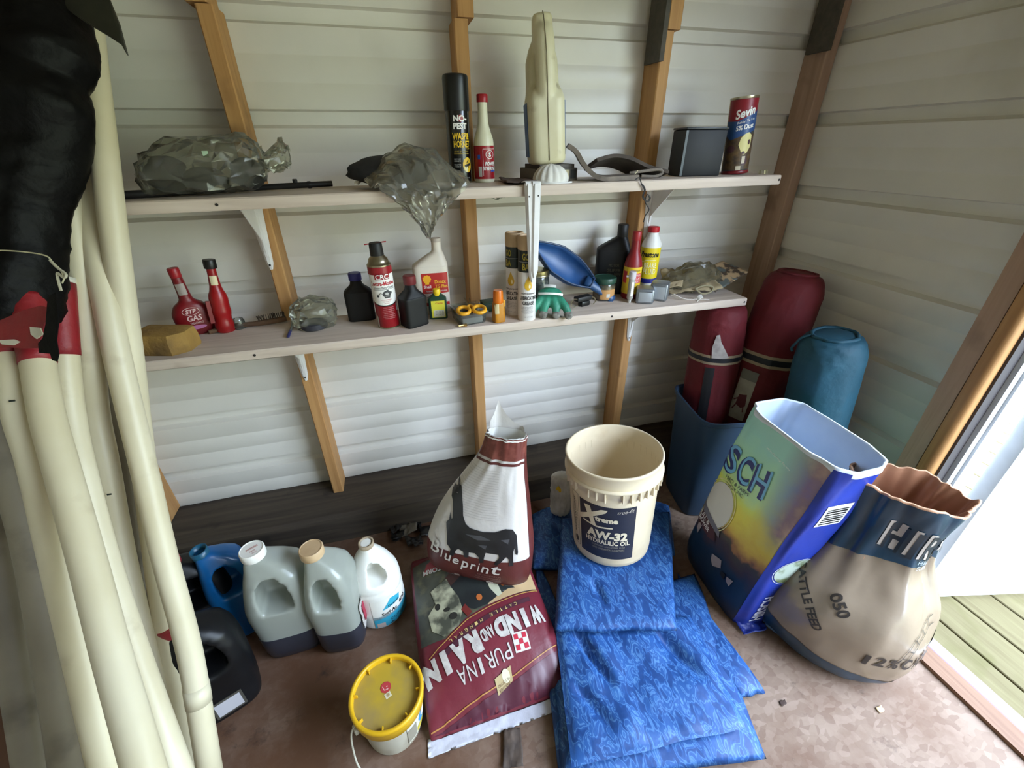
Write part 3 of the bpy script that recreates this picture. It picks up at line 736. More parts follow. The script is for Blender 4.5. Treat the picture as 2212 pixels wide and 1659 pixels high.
# twisted black wire hanging from the shelf edge
pts = [on_y(*p, -.2315) for p in ((1372, 388), (1381, 384), (1386, 398), (1392, 410), (1388, 425), (1397, 436), (1403, 428), (1398, 420), (1394, 436), (1402, 452), (1394, 466), (1390, 480))]
t = thing('wire_hook', 'twisted black wire dangling from the upper shelf edge above the yellow bottle', 'wire', pts[0])
G().tube(spline([q-pts[0] for q in pts], 6), .0016, 8).make('wire', M_('#1d1a18', .5), t)
G().tube(spline([q-pts[0]+Vector((.003, 0, 0)) for q in pts[2:8]], 6), .0014, 8).make('twist', M_('#241f1c', .5), t)
# wad of twine under the upper shelf
q = on_y(1075, 432, -.03)
t = thing('twine_wad', 'small wad of grey-green twine tucked under the upper shelf', 'twine', (q.x, -.04, ZU(q.x)-.0275))
random.seed(4); g = G()
for k in range(9):
    g.tube(spline([(random.uniform(-.026, .026), random.uniform(-.012, .012), -random.uniform(.001, .022)) for _ in range(5)], 5), .0014, 6)
g.make('strands', mat('grey green twine', '#7d8372', .9, 0, '#5d6355', 60), t)

# ---- lower shelf ------------------------------------------------------------
def tri_bottle(name, label, x, y, h, w, d, body_m, cap_m, extra, neck=.013, cap_h=.022, cx=0., n=4, group=None, shoulder=.62, capr=None):
    t = stand(name, label, 'bottle', (x, y), ZL, extra, group=group)
    s = Surf([(0, w*.93, d*.93, 0, 0, n), (.004, w, d, 0, 0, n), (h*.3, w, d, 0, 0, n), (h*shoulder, w, d, 0, 0, n), (h*(shoulder+.05), w*.95, d*.93, cx*.1, 0, n-.6), (h*(shoulder+.17), w*.5, d*.66, cx*.75, 0, 2.6), (h*(shoulder+.23), neck*1.1, neck*1.1, cx, 0, 2), (h-cap_h, neck, neck, cx, 0, 2)])
    s.mesh('body', body_m, t, 40, 44)
    if cap_m:
        r = capr or neck*1.18
        lathe_part(t, 'cap', [(r, h-cap_h), (r*1.04, h-cap_h+.001), (r*1.04, h-.002), (r*.92, h)], cap_m, 24, (cx, 0, 0))
    return t, s
# yellowed foam block
q = on_z(352, 772, ZL)
t = thing('foam_block', 'chunky yellow-brown foam block at the left end of the lower shelf', 'block', (q.x-.01, -.150, ZL), (0, 0, -.25))
g = G().loft([[(x_*a_, y_*a_+o_, z_) for x_, y_ in ((-.075, -.04), (.045, -.045), (.075, -.012), (.07, .04), (-.075, .045))] for a_, o_, z_ in ((.97, 0, 0), (1, 0, .006), (1, 0, .034), (.90, .006, .052), (.7, .012, .056))])
g.make('block', mat('old foam', '#a5813f', .85, 0, '#8a6a35', 12, bump=.4, bscale=60, dirt='#4f3c26', dscale=9), t, 'auto')
# red flask bottle
m_stpred = mat('red plastic', '#7c1018', .4, 0, '#680d14', 18, dirt='#501414', dscale=9)
x, y = -.592, -.035
t = stand('gas_treatment_bottle', 'red flat-bodied gas treatment bottle with a long neck on the lower shelf', 'bottle', (x, y), ZL, -4, (0, -2))
s = Surf([(0, .036, .020, 0, 0, 2.6), (.004, .040, .022, 0, 0, 2.6), (.03, .048, .024, 0, 0, 2.6), (.06, .049, .024, 0, 0, 2.6), (.085, .038, .022, 0, 0, 2.4), (.100, .020, .017, 0, 0, 2.1), (.115, .0155, .0155, 0, 0, 2), (.160, .0135, .0135, 0, 0, 2), (.168, .0125, .0125, 0, 0, 2)])
s.mesh('body', m_stpred, t, 40, 50)
lathe_part(t, 'cap', [(.0135, .166), (.0142, .168), (.0142, .190), (.013, .192)], M_('#9c1820', .4), 20)
decal('lettering', join2d(text2d('STP', .026, .012, 0, .072, bold=.03, shear=.3), text2d('GAS', .036, .016, .003, .052, bold=.03, shear=.2), text2d('TREATMENT', .032, .006, .004, .037), line2d([(.020*cos(k*.3), .072+.0105*sin(k*.3)) for k in range(22)], .0012)), lambda a, b: s.map(a, b, .0012), M_('#d9b9b4', .5), t, .006)
decal('neck_label', rect2d(-.010, .118, .010, .150), lambda a, b: s.map(a, b, .0008), M_('#9a8f86', .5), t, .005)
decal('lilac_strip', ell2d(0, .024, .024, .006), lambda a, b: s.map(a, b, .0008), M_('#b06a94', .5), t, .006)
# red ribbed bottle with a black cap
x, y = -.520, -.045
t = stand('red_additive_bottle', 'bright red ribbed bottle with a black cap on the lower shelf', 'bottle', (x, y), ZL, 10, (0, 5))
pr = [(.022, 0), (.024, .003)]+[(.0235+.0016*sin(k*1.15), .008+.008*k) for k in range(9)]+[(.024, .085), (.024, .100), (.022, .112), (.0175, .122), (.0145, .135), (.012, .165), (.0115, .186)]
lathe_part(t, 'body', pr, mat('bright red plastic', '#9a1418', .3, 0, '#861014', 14), 28)
lathe_part(t, 'cap', [(.0155, .185), (.0162, .187), (.0162, .207), (.015, .209)], K['black'], 20)
G().box((-.034, -.004, .03), (-.023, .004, .095)).make('side_grip', M_('#7c1418', .4), t, 'auto')
decal('neck_label', rect2d(-.012, .140, .006, .166), cyl_fn(.0138), K['cream'], t, .004)
# small clear cap behind it
q = on_z(522, 705, ZL)
t = thing('plastic_cup', 'small clear plastic cup beside the red ribbed bottle', 'cup', (q.x, -.03, ZL))
lathe_part(t, 'shell', [(.017, 0), (.017, .022), (.014, .030)], m_glass, 20)
# wire brush
a = on_z(452, 718, ZL+.006); b = on_z(560, 698, ZL+.008); c = on_z(618, 688, ZL+.012)
t = thing('wire_brush', 'wooden-handled wire brush lying on the lower shelf by the red bottles', 'brush', (b.x, b.y, ZL))
o_ = Vector((b.x, b.y, ZL))
G().tube(spline([a-o_, (a+b)/2-o_+Vector((0, .004, .004)), b-o_, c-o_], 6), [.0065]*6+[.0075]*6+[.009]*7, 8).make('handle', mat('brown worn wood', '#4e3826', .8, 0, '#6a4c33', 30), t, 'auto')
g = G(); d_ = (c-b); random.seed(2)
for k in range(40):
    p_ = b-o_+d_*random.uniform(0, 1)+Vector((0, random.uniform(-.006, .006), .005)); g.tube([p_, p_+Vector((random.uniform(-.004, .004), random.uniform(-.004, .004), .018))], .0012, 4)
g.make('bristles', M_('#3b3128', .6), t)
# crumpled clear wrap over a dark disc
x, y = -.262, -.085
t = thing('plastic_wrap', 'crumpled clear plastic wrap with a dark disc at its base on the lower shelf', 'wrap', (x, y, ZL))
s = Surf([(.001, .05, .035, 0, 0, 2.2), (.02, .062, .042, 0, 0, 2.2), (.05, .064, .044, .002, 0, 2.2), (.075, .055, .038, .004, 0, 2.2), (.092, .03, .02, .004, 0, 2)], crumple(.007, 3.0, 8.0, 5.))
facet(s, 'film', m_bagfilm, t, 20, 10, .006, 8)
lathe_part(t, 'dark_disc', [(.036, .002), (.038, .004), (.038, .018), (.034, .020)], M_('#33333a', .5), 28, (-.004, -.008, 0))
# pen
a = on_z(634, 697, ZL+.004); b = on_z(622, 728, ZL+.004)
t = thing('pen', 'short dark blue pen lying at the lower shelf edge', 'pen', a)
d = b-a
G().tube([d*0, d*.6], .0034, 8).make('barrel', M_('#6c7671', .4), t, 'auto'); G().tube([d*.6, d*.97, d], [.0042, .0042, .002], 8).make('pen_cap', M_('#2a2c5e', .4), t, 'auto')
# two small black oil bottles
m_blk = mat('black oil bottle', '#0c0b0a', .55, 0, '#131211', 14, bump=.05, spec=.35)
tri_bottle('oil_bottle', 'black oil bottle with a blue cap behind the spray cleaner can', -.128, -.052, .147, .041, .026, m_blk, M_('#2b2f74', .45), -4, .0155, .022, 0, 5, 'small black oil bottles', shoulder=.58)
tri_bottle('oil_bottle', 'black oil bottle with a dark red cap in front of the dusty white fluid jug', .030, -.150, .152, .037, .029, m_blk, M_('#6b2224', .5), 28, .015, .026, 0, 6, 'small black oil bottles', shoulder=.55)
# electric parts cleaner can
x, y = -.046, -.136
t = stand('cleaner_can', 'red and white electric parts cleaner spray can with black cap on the lower shelf', 'spray can', (x, y), ZL, 4, (0, -1))
R = .0325
lathe_part(t, 'can', [(.031, 0), (R, .002), (R, .185)], M_('#90121c', .3))
lathe_part(t, 'dome', [(R+.0012, .184), (R+.0012, .188), (.030, .191), (.028, .196), (.0265, .203), (.019, .210), (.018, .214)], mat('tin dome', '#9c947c', .3, 1.0), 40)
lathe_part(t, 'base_rim', [(R, -.0004), (R+.0012, .001), (R+.0012, .004), (R, .005)], m_steel, 40)
lathe_part(t, 'cap', [(.0185, .210), (.0188, .212), (.0180, .243), (.0165, .246)], K['mblack'], 28)
G().tube([(-.030, 0, .243), (.030, 0, .246)], .0016, 8).make('straw', M_('#a0202c', .4), t)
fn0, fn1, fn2, fn3 = [cyl_fn(R, 0, o) for o in (.0004, .0008, .0012, .0016)]
decal('black_edge', join2d(rect2d(-.048, .092, .048, .178), ell2d(0, .092, .048, .022)), fn0, K['black'], t, .006)
decal('white_panel', join2d(rect2d(-.044, .092, .044, .166), ell2d(0, .092, .044, .018)), fn1, M_('#e8e5dd', .4), t, .006)
decal('red_tab', join2d(rect2d(-.05, .163, .05, .184), rect2d(-.021, .149, .021, .166)), fn2, M_('#90121c', .35), t, .006)
decal('lettering', text2d('CRC', .036, .014, 0, .157, bold=.02), fn3, K['white'], t, .005)
decal('lettering', join2d(text2d('Lectra-Motive', .070, .0115, 0, .138, bold=.03), text2d('NON-FLAMMABLE', .030, .003, .002, .090), text2d('30 VOLT', .020, .003, .002, .085), text2d('19 OZ', .014, .0025, .002, .080)), fn2, M_('#b01a26', .4), t, .005)
decal('lettering', join2d(text2d('Electric Parts Cleaner', .060, .0068, .002, .126), line2d([(-.032, .1205), (.034, .1205)], .001)), fn2, M_('#2a2a2a', .5), t, .005)
decal('motor_drawing', join2d(ell2d(.006, .107, .012, .010), rect2d(-.002, .095, .014, .100), line2d([(-.006, .108), (-.012, .111), (-.017, .105), (-.020, .103)], .0012), ell2d(-.020, .102, .0035, .0035), rect2d(.012, .106, .021, .113), rect2d(.006, .113, .012, .119)), fn2, M_('#3a3a3a', .5), t, .005)
decal('motor_vents', join2d(ell2d(.006, .108, .005, .004), rect2d(.001, .100, .011, .102)), fn3, M_('#b9b7b0', .5), t, .005)
decal('fine_print', join2d(*[text2d('LIQUID UNDER PRESSURE'[:15+k % 4], .030+.004*(k % 3), .0028, .004, .066-.0055*k) for k in range(7)]), fn1, M_('#d8a9a6', .5), t, .006)
decal('grey_corner', rect2d(.030, .052, .040, .072), fn1, K['lgrey'], t, .006)
decal('white_corner', rect2d(-.042, .004, -.034, .040), fn1, K['lgrey'], t, .006)
# white transmission-fluid quart
m_ivory2 = mat('dusty white plastic', '#d9cfbf', .45, 0, '#cfc2ae', 10, dirt='#8f7d66', dscale=9, dlo=.62, dhi=.8)
x, y = .100, -.045
t, s = tri_bottle('fluid_jug', 'dusty white quart jug with a red and yellow label on the lower shelf', x, y, .232, .055, .033, m_ivory2, None, 2, .0145, .0, .026, 5, shoulder=.62)
lathe_part(t, 'open_neck', [(.0150, .222), (.0155, .224), (.0155, .233), (.012, .233), (.012, .215)], M_('#b8ac9c', .5), 24, (.026, 0, 0))
mp = lambda o: (lambda a, b: s.map(a, b, o))
decal('red_label', rect2d(-.030, .070, .050, .134), mp(.0008), M_('#b0221e', .4), t, .008)
decal('white_label', rect2d(-.030, .004, .050, .070), mp(.0008), M_('#d8cdbd', .5), t, .008)
decal('red_strip', rect2d(-.030, .030, .050, .040), mp(.0012), M_('#b8242a', .4), t, .008)
decal('yellow_emblem', join2d(poly2d([(-.014+.0125*cos(a)*(1+.08*cos(9*a)), .116+.0125*sin(a)*(1+.08*cos(9*a))) for a in [2*pi*k/40 for k in range(40)]]), rect2d(-.020, .100, -.008, .106)), mp(.0014), M_('#e6a51c', .4), t, .008)
decal('lettering', join2d(text2d('Donax', .034, .012, .026, .107, bold=.02), text2d('TG Plus', .038, .011, .028, .092, bold=.02)), mp(.0014), M_('#e6b02a', .4), t, .006)
decal('lettering', join2d(text2d('Shell', .022, .009, -.014, .092, bold=.02), text2d('Automatic Transmission', .066, .006, .012, .078)), mp(.0014), M_('#ecdcd4', .4), t, .006)
decal('fine_print', join2d(text2d('SAE 10', .016, .004, -.014, .058), text2d('QUART', .014, .004, -.014, .050)), mp(.0014), M_('#444444', .4), t, .006)
# small green bottle
x, y = .108, -.112
t, s = tri_bottle('green_bottle', 'small dark green bottle with a yellow cap and yellow label', x, y, .094, .028, .014, M_('#1d3b2a', .3), K['yellow'], 0, .0095, .020, 0, 8, shoulder=.66)
mp = lambda o: (lambda a, b: s.map(a, b, o))
decal('label', rect2d(-.020, .006, .021, .060), mp(.0006), M_('#dcd23a', .45), t, .008)
decal('white_panel', rect2d(-.014, .008, .018, .030), mp(.0010), M_('#c9c6b4', .5), t, .008)
decal('lettering', join2d(text2d('Cycle', .022, .006, .004, .052, bold=.02)), mp(.0011), M_('#c8602a', .4), t, .006)
decal('fine_print', join2d(*[text2d('MIX OIL 50', .024, .003, .003, .026-.005*k) for k in range(3)]), mp(.0014), M_('#3c3c34', .5), t, .006)
# clear hinged box with white paper, scissors resting on it
x, y = .197, -.155
t = stand('clear_case', 'clear plastic hinged case holding white paper under the yellow scissors', 'case', (x, y), ZL, 18); t.scale = (1.16, 1.05, 1.1)
m_case = film('case plastic', '#d2d4d0', .16, .06, '#8d8e88')
g = G().loft([sup(.001, .036, .046, 0, 0, 8, 40), sup(.030, .039, .050, 0, 0, 8, 40)], True, False); g.make('tray', m_case, t, 'auto')
bevelled('lid', (-.041, -.052, .0305), (.041, .052, .036), m_case, t, .002)
bevelled('paper', (-.030, -.044, .003), (.026, .03, .020), M_('#cfd2d4', .6), t, .002)
t = stand('scissors', 'yellow-handled scissors lying on the clear plastic case', 'scissors', (x+.004, y-.010), ZL+.0398, 6); t.scale = (1.12, 1.12, 1.12)
for i, sx in enumerate((-1, 1)):
    pts = [(sx*.021+.016*cos(a), -.036+.020*sin(a), .0075+.003*sin(a)) for a in [2*pi*k/24 for k in range(25)]]
    hd = G().tube(pts, .0050, 8, False).make('handle', M_('#e0a020', .4), t, True)
    G().tube([(sx*.012, -.018, .008), (-sx*.002, .004, .007)], [.0055, .004], 8).make('shank', M_('#e0a020', .4), hd)
    G().loft([[(-sx*.002-.004, .0, .004+.003*i), (-sx*.002+.004, .0, .004+.003*i), (-sx*.002+.004, .0, .0055+.003*i), (-sx*.002-.004, .0, .0055+.003*i)], [(-sx*.008-.001, .075, .004+.003*i), (-sx*.008+.001, .075, .004+.003*i), (-sx*.008+.001, .075, .005+.003*i), (-sx*.008-.001, .075, .005+.003*i)]]).make('blade', m_steel, t, 'auto')
lathe_part(t, 'pivot', [(.003, .003), (.003, .0105)], m_steel, 12, (0, .006, 0))
# brass key bits at the corner
q = on_z(1000, 705, ZL)
t = thing('brass_fitting', 'tiny brass fitting lying at the shelf edge before the clear case', 'fitting', (q.x-.004, -.212, ZL))
G().tube([(-.010, 0, .004), (.010, .004, .004)], .0036, 8).make('stem', mat('brass', '#b8975a', .35, 1.0), t, 'auto'); G().lathe([(.0055, 0), (.0055, .007)], 6, (.012, .004, 0)).make('nut', MATS['brass'], t, 'auto')
# dark green box behind
q = on_z(1062, 668, ZL)
t = thing('green_box', 'flat dark green box tucked behind the orange bottle', 'box', (q.x-.004, -.085, ZL), (0, 0, .1))
bevelled('box', (-.030, -.02, 0), (.030, .02, .028), M_('#173322', .5), t, .002); bevelled('lid', (-.031, -.021, .0281), (.031, .021, .032), M_('#24452f', .5), t, .001)
# orange translucent bottle
x, y = .284, -.196
t = stand('orange_bottle', 'small orange and amber plastic bottle left of the grease tubes', 'bottle', (x, y), ZL, 22)
s = Surf([(0, .0165, .0155, 0, 0, 5), (.003, .018, .017, 0, 0, 5), (.05, .0165, .0155, 0, 0, 5), (.062, .0150, .014, 0, 0, 4)])
s.mesh('body', mat('amber plastic', '#d08a16', .3, 0, '#b8761a', 30, trans=.25), t, 28, 20)
lathe_part(t, 'cap', [(.0158, .060), (.0162, .062), (.0150, .094), (.0130, .099)], mat('orange plastic', '#e07412', .28, 0, '#d06a10', 20, trans=.15), 24)
G().box((.0145, -.003, .045), (.022, .003, .066)).make('clip', M_('#c9921e', .4), t, 'auto')
decal('label', rect2d(-.016, .030, -.004, .060), lambda a, b: s.map(a, b, .0008), M_('#c9b88a', .5), t, .006)
# two grease tubes
m_tube = mat('white grease tube', '#e2ddd8', .35, 0, '#d8d2cc', 10)
m_tan = mat('tan tube cap', '#c9ac86', .5, 0, '#b89a74', 20)
def grease(x, y, label, extra, tilt=(0, 0)):
    t = stand('grease_tube', label, 'grease tube', (x, y), ZL, extra, tilt, group='grease tubes'); R = .0275
    lathe_part(t, 'tube', [(R-.001, 0), (R, .002), (R, .226), (R-.001, .228)], m_tube, 40)
    lathe_part(t, 'cap', [(R+.0008, .2145), (R+.0014, .217), (R+.0014, .249), (R-.001, .2535), (R-.006, .2535), (R-.007, .249)], m_tan, 40)
    fn0, fn1, fn2 = [cyl_fn(R, 0, o) for o in (.0005, .0009, .0013)]
    G().lathe([(R+.0005, .182), (R+.0005, .2145)], 40, cap0=False, cap1=False).make('black_band', M_('#16201a', .35), t, True)
    G().lathe([(R+.0005, .214), (R+.0005, .2146)], 40, cap0=False, cap1=False)
    G().lathe([(R+.0004, .150), (R+.0004, .182)], 40, cap0=False, cap1=False).make('white_band', m_tube, t, True)
    G().lathe([(R+.0009, .152), (R+.0009, .1815)], 40, cap0=False, cap1=False).make('black_band', M_('#16201a', .35), t, True)
    decal('lettering', join2d(text2d('GO', .020, .020, -.006, .197, bold=.03), text2d('BA', .020, .020, -.006, .168, bold=.03)), cyl_fn(R, 0, .0014), M_('#a8962e', .4), t, .005)
    dp = [(0, .142), (.004, .132), (.009, .122), (.0115, .113), (.0095, .104), (.005, .0995), (0, .098), (-.005, .0995), (-.0095, .104), (-.0115, .113), (-.009, .122), (-.004, .132)]
    decal('gold_drop', poly2d([(a_+.002, b_) for a_, b_ in dp]), fn1, M_('#d0a52c', .35), t, .005)
    decal('drop_glint', poly2d([(a_*.25+.006, .108+(b_-.108)*.35) for a_, b_ in dp]), fn2, M_('#efe0b0', .35), t, .005)
    decal('lettering', join2d(text2d('multi-purpose', .044, .007, .002, .088, bold=.01), text2d('LUBRICATING', .056, .0115, .004, .074, bold=.03), text2d('GREASE', .036, .0115, .003, .058, bold=.03)), fn1, M_('#2c2a30', .5), t, .005)
    decal('fine_print', join2d(*[text2d('CAUTION KEEP OUT OF REACH'[:14+(k*5) % 11], .034+.004*(k % 2), .003, .0, .046-.0048*k) for k in range(5)], text2d('NET WT 14 OZ', .026, .0035, .004, .014)), fn1, M_('#77747a', .5), t, .006)
grease(.352, -.140, 'rear white grease tube with tan cap, half hidden by the front one', -30)
grease(.375, -.197, 'front white lubricating grease tube with tan cap and gold drop', 4)
# mason jar
x, y = .452, -.075
t = stand('glass_jar', 'glass canning jar of dark hardware with a brassy lid behind the green glove', 'jar', (x, y), ZL)
lathe_part(t, 'glass', [(.028, .001), (.034, .004), (.0365, .012), (.0365, .085), (.034, .097), (.0315, .102)], m_glass, 36)
lathe_part(t, 'contents', [(.030, .004), (.034, .012), (.034, .075), (.028, .082)], mat('dark hardware', '#34342f', .5, .3, '#8b8a82', 90), 30)
lathe_part(t, 'lid', [(.0355, .100), (.0362, .102), (.0362, .118), (.034, .120)], mat('brassy tin', '#b3a878', .3, 1.0), 36)
lathe_part(t, 'lid_band', [(.0368, .100), (.0372, .101), (.0372, .104), (.0366, .105)], m_steel, 36)
# blue feed scoop leaning on the jar
tip = on_y(1160, 528, -.055); end = on_z(1328, 645, ZL+.010)
X = (end-tip).normalized(); L_ = (end-tip).length
nrm = Vector((-.05, -.80, .60)); Z = (nrm-X*nrm.dot(X)).normalized(); Yv = Z.cross(X)
t = thing('feed_scoop', 'blue plastic scoop leaning bowl-up against the glass jar', 'scoop', tip); t.rotation_euler = Matrix((X, Yv, Z)).transposed().to_euler()
m_scoop = mat('blue plastic', '#2f5a90', .38, 0, '#284e80', 16)
bl = .70*L_; g = G(); outr = []; nb = 30
def half_w(f): return .050*(min(1, (f*2.4+.12))**.7)*(1 if f < .6 else 1-.62*((f-.6)/.4)**1.6)
def dep(f): return .052*(sin(pi*min(1, .18+f*.62))**.9)*(1 if f < .75 else 1-.5*((f-.75)/.25))
for i in range(nb+1):
    f = i/nb; w_ = half_w(f); d_ = dep(f)
    sec = []
    for k in range(17):
        a = -pi/2+pi*k/16; sec.append((bl*f, w_*sin(a), -d_*max(0, cos(a))**.55))
    for k in range(17):
        a = pi/2-pi*k/16; sec.append((bl*f, (w_-.003)*sin(a), -(d_-.003)*max(0, cos(a))**.55+.0012))
    outr.append(sec)
g.loft(outr).make('bowl', m_scoop, t, True)
rim = [(bl*i/nb, half_w(i/nb), 0) for i in range(nb+1)]
G().tube(rim+[(q_[0], -q_[1], 0) for q_ in reversed(rim)]+[rim[0]], .0032, 8).make('rim', M_('#1c3453', .4), t)
G().loft([[(a_, w_*c_, -h_+h_*s_*1.0) for c_, s_ in [(cos(2*pi*k/16), sin(2*pi*k/16)) for k in range(16)]] for a_, w_, h_ in ((bl*.90, .020, .012), (bl, .018, .012), (bl*1.15, .0155, .010), (L_*.97, .0165, .010), (L_, .012, .008))]).make('handle', M_('#24466e', .4), t, True)
# green rubber-palmed glove
x, y = .462, -.178
t = stand('rubber_glove', 'green rubber-coated work glove with grey fingertips at the lower shelf edge', 'glove', (x, y), ZL, 0); t.scale = (1.18, 1.1, 1.12)
m_gg = mat('green rubber', '#2f8a6c', .55, 0, '#256e57', 18, bump=.25, bscale=50)
pal = G(); lump(pal, (-.004, .012, .045), (.036, .028, .030), 3.)
fing = []; tips = []
for k, (fx, fz, ln, sp) in enumerate(((-.036, .034, .052, -.030), (-.014, .036, .060, -.012), (.010, .034, .058, .010), (.032, .030, .048, .032))):
    pts = spline([(fx*.4, .004, .048), (fx*.8, -.016, .044), (fx+sp*.25, -.030, .028), (fx+sp*.45, -.036, .013)], 5)
    fing.append(G().tube(pts, [.0125]*6+[.0115]*5+[.0105]*5, 10)); tips.append(spline([(fx+sp*.40, -.0355, .017), (fx+sp*.48, -.040, .0105), (fx+sp*.60, -.048, .0098)], 4))
soft_body('glove_body', [pal]+fing, [], m_gg, t, .003, 3)
for p_ in tips: G().tube(p_, [.0112]*6+[.0105, .009, .005], 10).make('fingertip', mat('dirty grey knit', '#8d8a80', .9, 0, '#45423c', 90), t)
G().ribbon(spline([(-.034, -.010, .062), (-.01, -.0225, .0665), (.012, -.0225, .066), (.03, -.010, .060)], 5), (0, .5, 1), .006, .002).make('white_stripe', K['white'], t)
G().ribbon(spline([(-.020, .012, .078), (-.004, .006, .080), (.012, .010, .078)], 4), (0, 1, .3), .010, .003).make('cuff_edge', K['white'], t)
# black spring clip
q = on_z(1250, 655, ZL)
t = thing('spring_clamp', 'small black spring clamp with wire arms right of the green glove', 'clamp', (q.x, -.135, ZL), (0, 0, .3))
bevelled('jaw', (-.030, -.014, .018), (.034, .014, .036), K['mblack'], t, .006); bevelled('jaw', (-.010, -.012, 0), (.026, .012, .0175), K['black'], t, .004)
G().tube(spline([(-.030, -.008, .03), (-.05, -.012, .034), (-.058, -.012, .02), (-.045, -.012, .008), (-.03, -.01, .010)], 6), .0018, 6).make('wire_arm', m_steel, t)
G().tube(spline([(.034, 0, .026), (.048, -.006, .022), (.050, -.010, .010), (.040, -.012, .003)], 6), .0018, 6).make('wire_arm', m_steel, t)
# black motor oil quart
x, y = .752, -.012
t, s = tri_bottle('oil_quart', 'black quart oil bottle with faded gold print at the back of the lower shelf', x, y, .238, .058, .032, mat('black quart plastic', '#0e0f11', .45, 0, '#15161a', 14, spec=.35), None, 4, .0155, 0., .026, 5, shoulder=.62)
lathe_part(t, 'cap', [(.0178, .196), (.0182, .198), (.0182, .236), (.0165, .2385)], K['mblack'], 24, (.026, 0, 0))
decal('lettering', join2d(text2d('MOTOR', .036, .010, .006, .104), text2d('SUPER', .046, .011, .008, .086), text2d('OIL 10W', .050, .010, .008, .072)), lambda a, b: s.map(a, b, .001), M_('#4d4a3a', .5), t, .008)
# jar with a green lid
x, y = .694, -.084
t = stand('green_lid_jar', 'squat glass jar with a dark green lid behind the scoop handle', 'jar', (x, y), ZL)
lathe_part(t, 'glass', [(.032, .001), (.037, .004), (.0385, .010), (.0385, .052), (.035, .060)], m_glass, 36)
lathe_part(t, 'contents', [(.034, .004), (.036, .010), (.036, .045), (.03, .048)], mat('amber contents', '#8f6a3c', .6, 0, '#a98a5c', 40), 30)
lathe_part(t, 'lid', [(.0385, .060), (.0395, .062), (.0395, .076), (.0375, .079), (.034, .0795), (.033, .078)], M_('#1e4234', .4), 36)
decal('label', rect2d(-.012, .008, .046, .042), cyl_fn(.0388), M_('#b98a54', .5), t, .008); decal('label_patch', rect2d(.010, .016, .022, .028), cyl_fn(.0388, 0, .001), K['lgrey'], t, .008)
# red bottle with yellow label
x, y = .790, -.095
t = stand('fuel_additive_bottle', 'red cone-necked bottle with a yellow and red label on the lower shelf', 'bottle', (x, y), ZL, 2)
R = .0305
lathe_part(t, 'body', [(R-.003, 0), (R, .004), (R, .116), (R-.002, .124), (.024, .142), (.0175, .156), (.0150, .170), (.0135, .200)], M_('#84151a', .42), 36)
lathe_part(t, 'cap', [(.0142, .198), (.0148, .200), (.0146, .224), (.013, .226)], M_('#9c2024', .45), 24)
G().lathe([(R+.0005, .020), (R+.0005, .112)], 40, cap0=False, cap1=False).make('label', M_('#dcb82a', .45), t, True)
decal('red_panel', join2d(rect2d(.004, .058, .036, .092), rect2d(-.036, .058, -.018, .098)), cyl_fn(R, 0, .001), M_('#c4333c', .4), t, .006)
decal('lettering', join2d(text2d('POWER', .028, .008, .018, .085), text2d('LIQUID', .026, .008, .018, .074), text2d('HEAT', .026, .008, .018, .064)), cyl_fn(R, 0, .0014), M_('#ead9d0', .4), t, .006)
decal('lettering', text2d('American', .034, .007, .010, .102, shear=.2), cyl_fn(R, 0, .001), K['black'], t, .006)
# white brake fluid bottle with yellow label
x, y = .892, -.030
t = stand('brake_fluid_bottle', 'white bottle with a yellow brake fluid label and red cap on the lower shelf', 'bottle', (x, y), ZL, 0)
R = .033
lathe_part(t, 'body', [(R-.004, 0), (R-.001, .004), (R-.001, .02), (R, .06), (R+.001, .165), (R-.001, .172), (.026, .184), (.019, .198), (.0175, .206), (.017, .212)], K['white'], 40)
lathe_part(t, 'cap', [(.0190, .208), (.0196, .210), (.0196, .224), (.018, .226)], M_('#b8202a', .4), 28)
G().lathe([(R+.0008, .036), (R+.0016, .158)], 40, cap0=False, cap1=False).make('label', M_('#e6cc22', .4), t, True)
G().lathe([(R+.0014, .034), (R+.0014, .050)], 40, cap0=False, cap1=False).make('blue_band', M_('#232a86', .4), t, True)
decal('lettering', text2d('Prestone', .066, .020, 0, .136, bold=.03, shear=.1), cyl_fn(R+.0012, 0, .0012), K['black'], t, .005)
decal('lettering', join2d(text2d('BRAKE', .044, .019, .006, .098, bold=.01), text2d('FLUID', .044, .019, .006, .076, bold=.01), line2d([(-.026, .108), (-.010, .116), (.024, .116)], .002)), cyl_fn(R+.0010, 0, .0012), M_('#efe9b8', .4), t, .005)
# small applicator tube
x, y = .760, -.150
t = stand('applicator_tube', 'thin grey and clear applicator tube standing before the red cone-necked bottle', 'tube', (x, y), ZL, 0)
lathe_part(t, 'barrel', [(.008, .012), (.0105, .016), (.0105, .082), (.0095, .085)], mat('clear barrel', '#9a948c', .3, 0, '#b5b0a8', 30), 20)
lathe_part(t, 'nozzle', [(.0045, 0), (.0055, .002), (.0065, .013)], K['lgrey'], 16); lathe_part(t, 'cap', [(.0115, .084), (.0122, .086), (.0118, .106), (.010, .108)], M_('#c9c3c6', .4), 20)
G().box((-.019, -.004, .088), (.0, .004, .094)).make('finger_flange', M_('#c9c3c6', .4), t, 'auto')
decal('printed_strip', rect2d(.001, .026, .009, .074), cyl_fn(.0106), K['white'], t, .006)
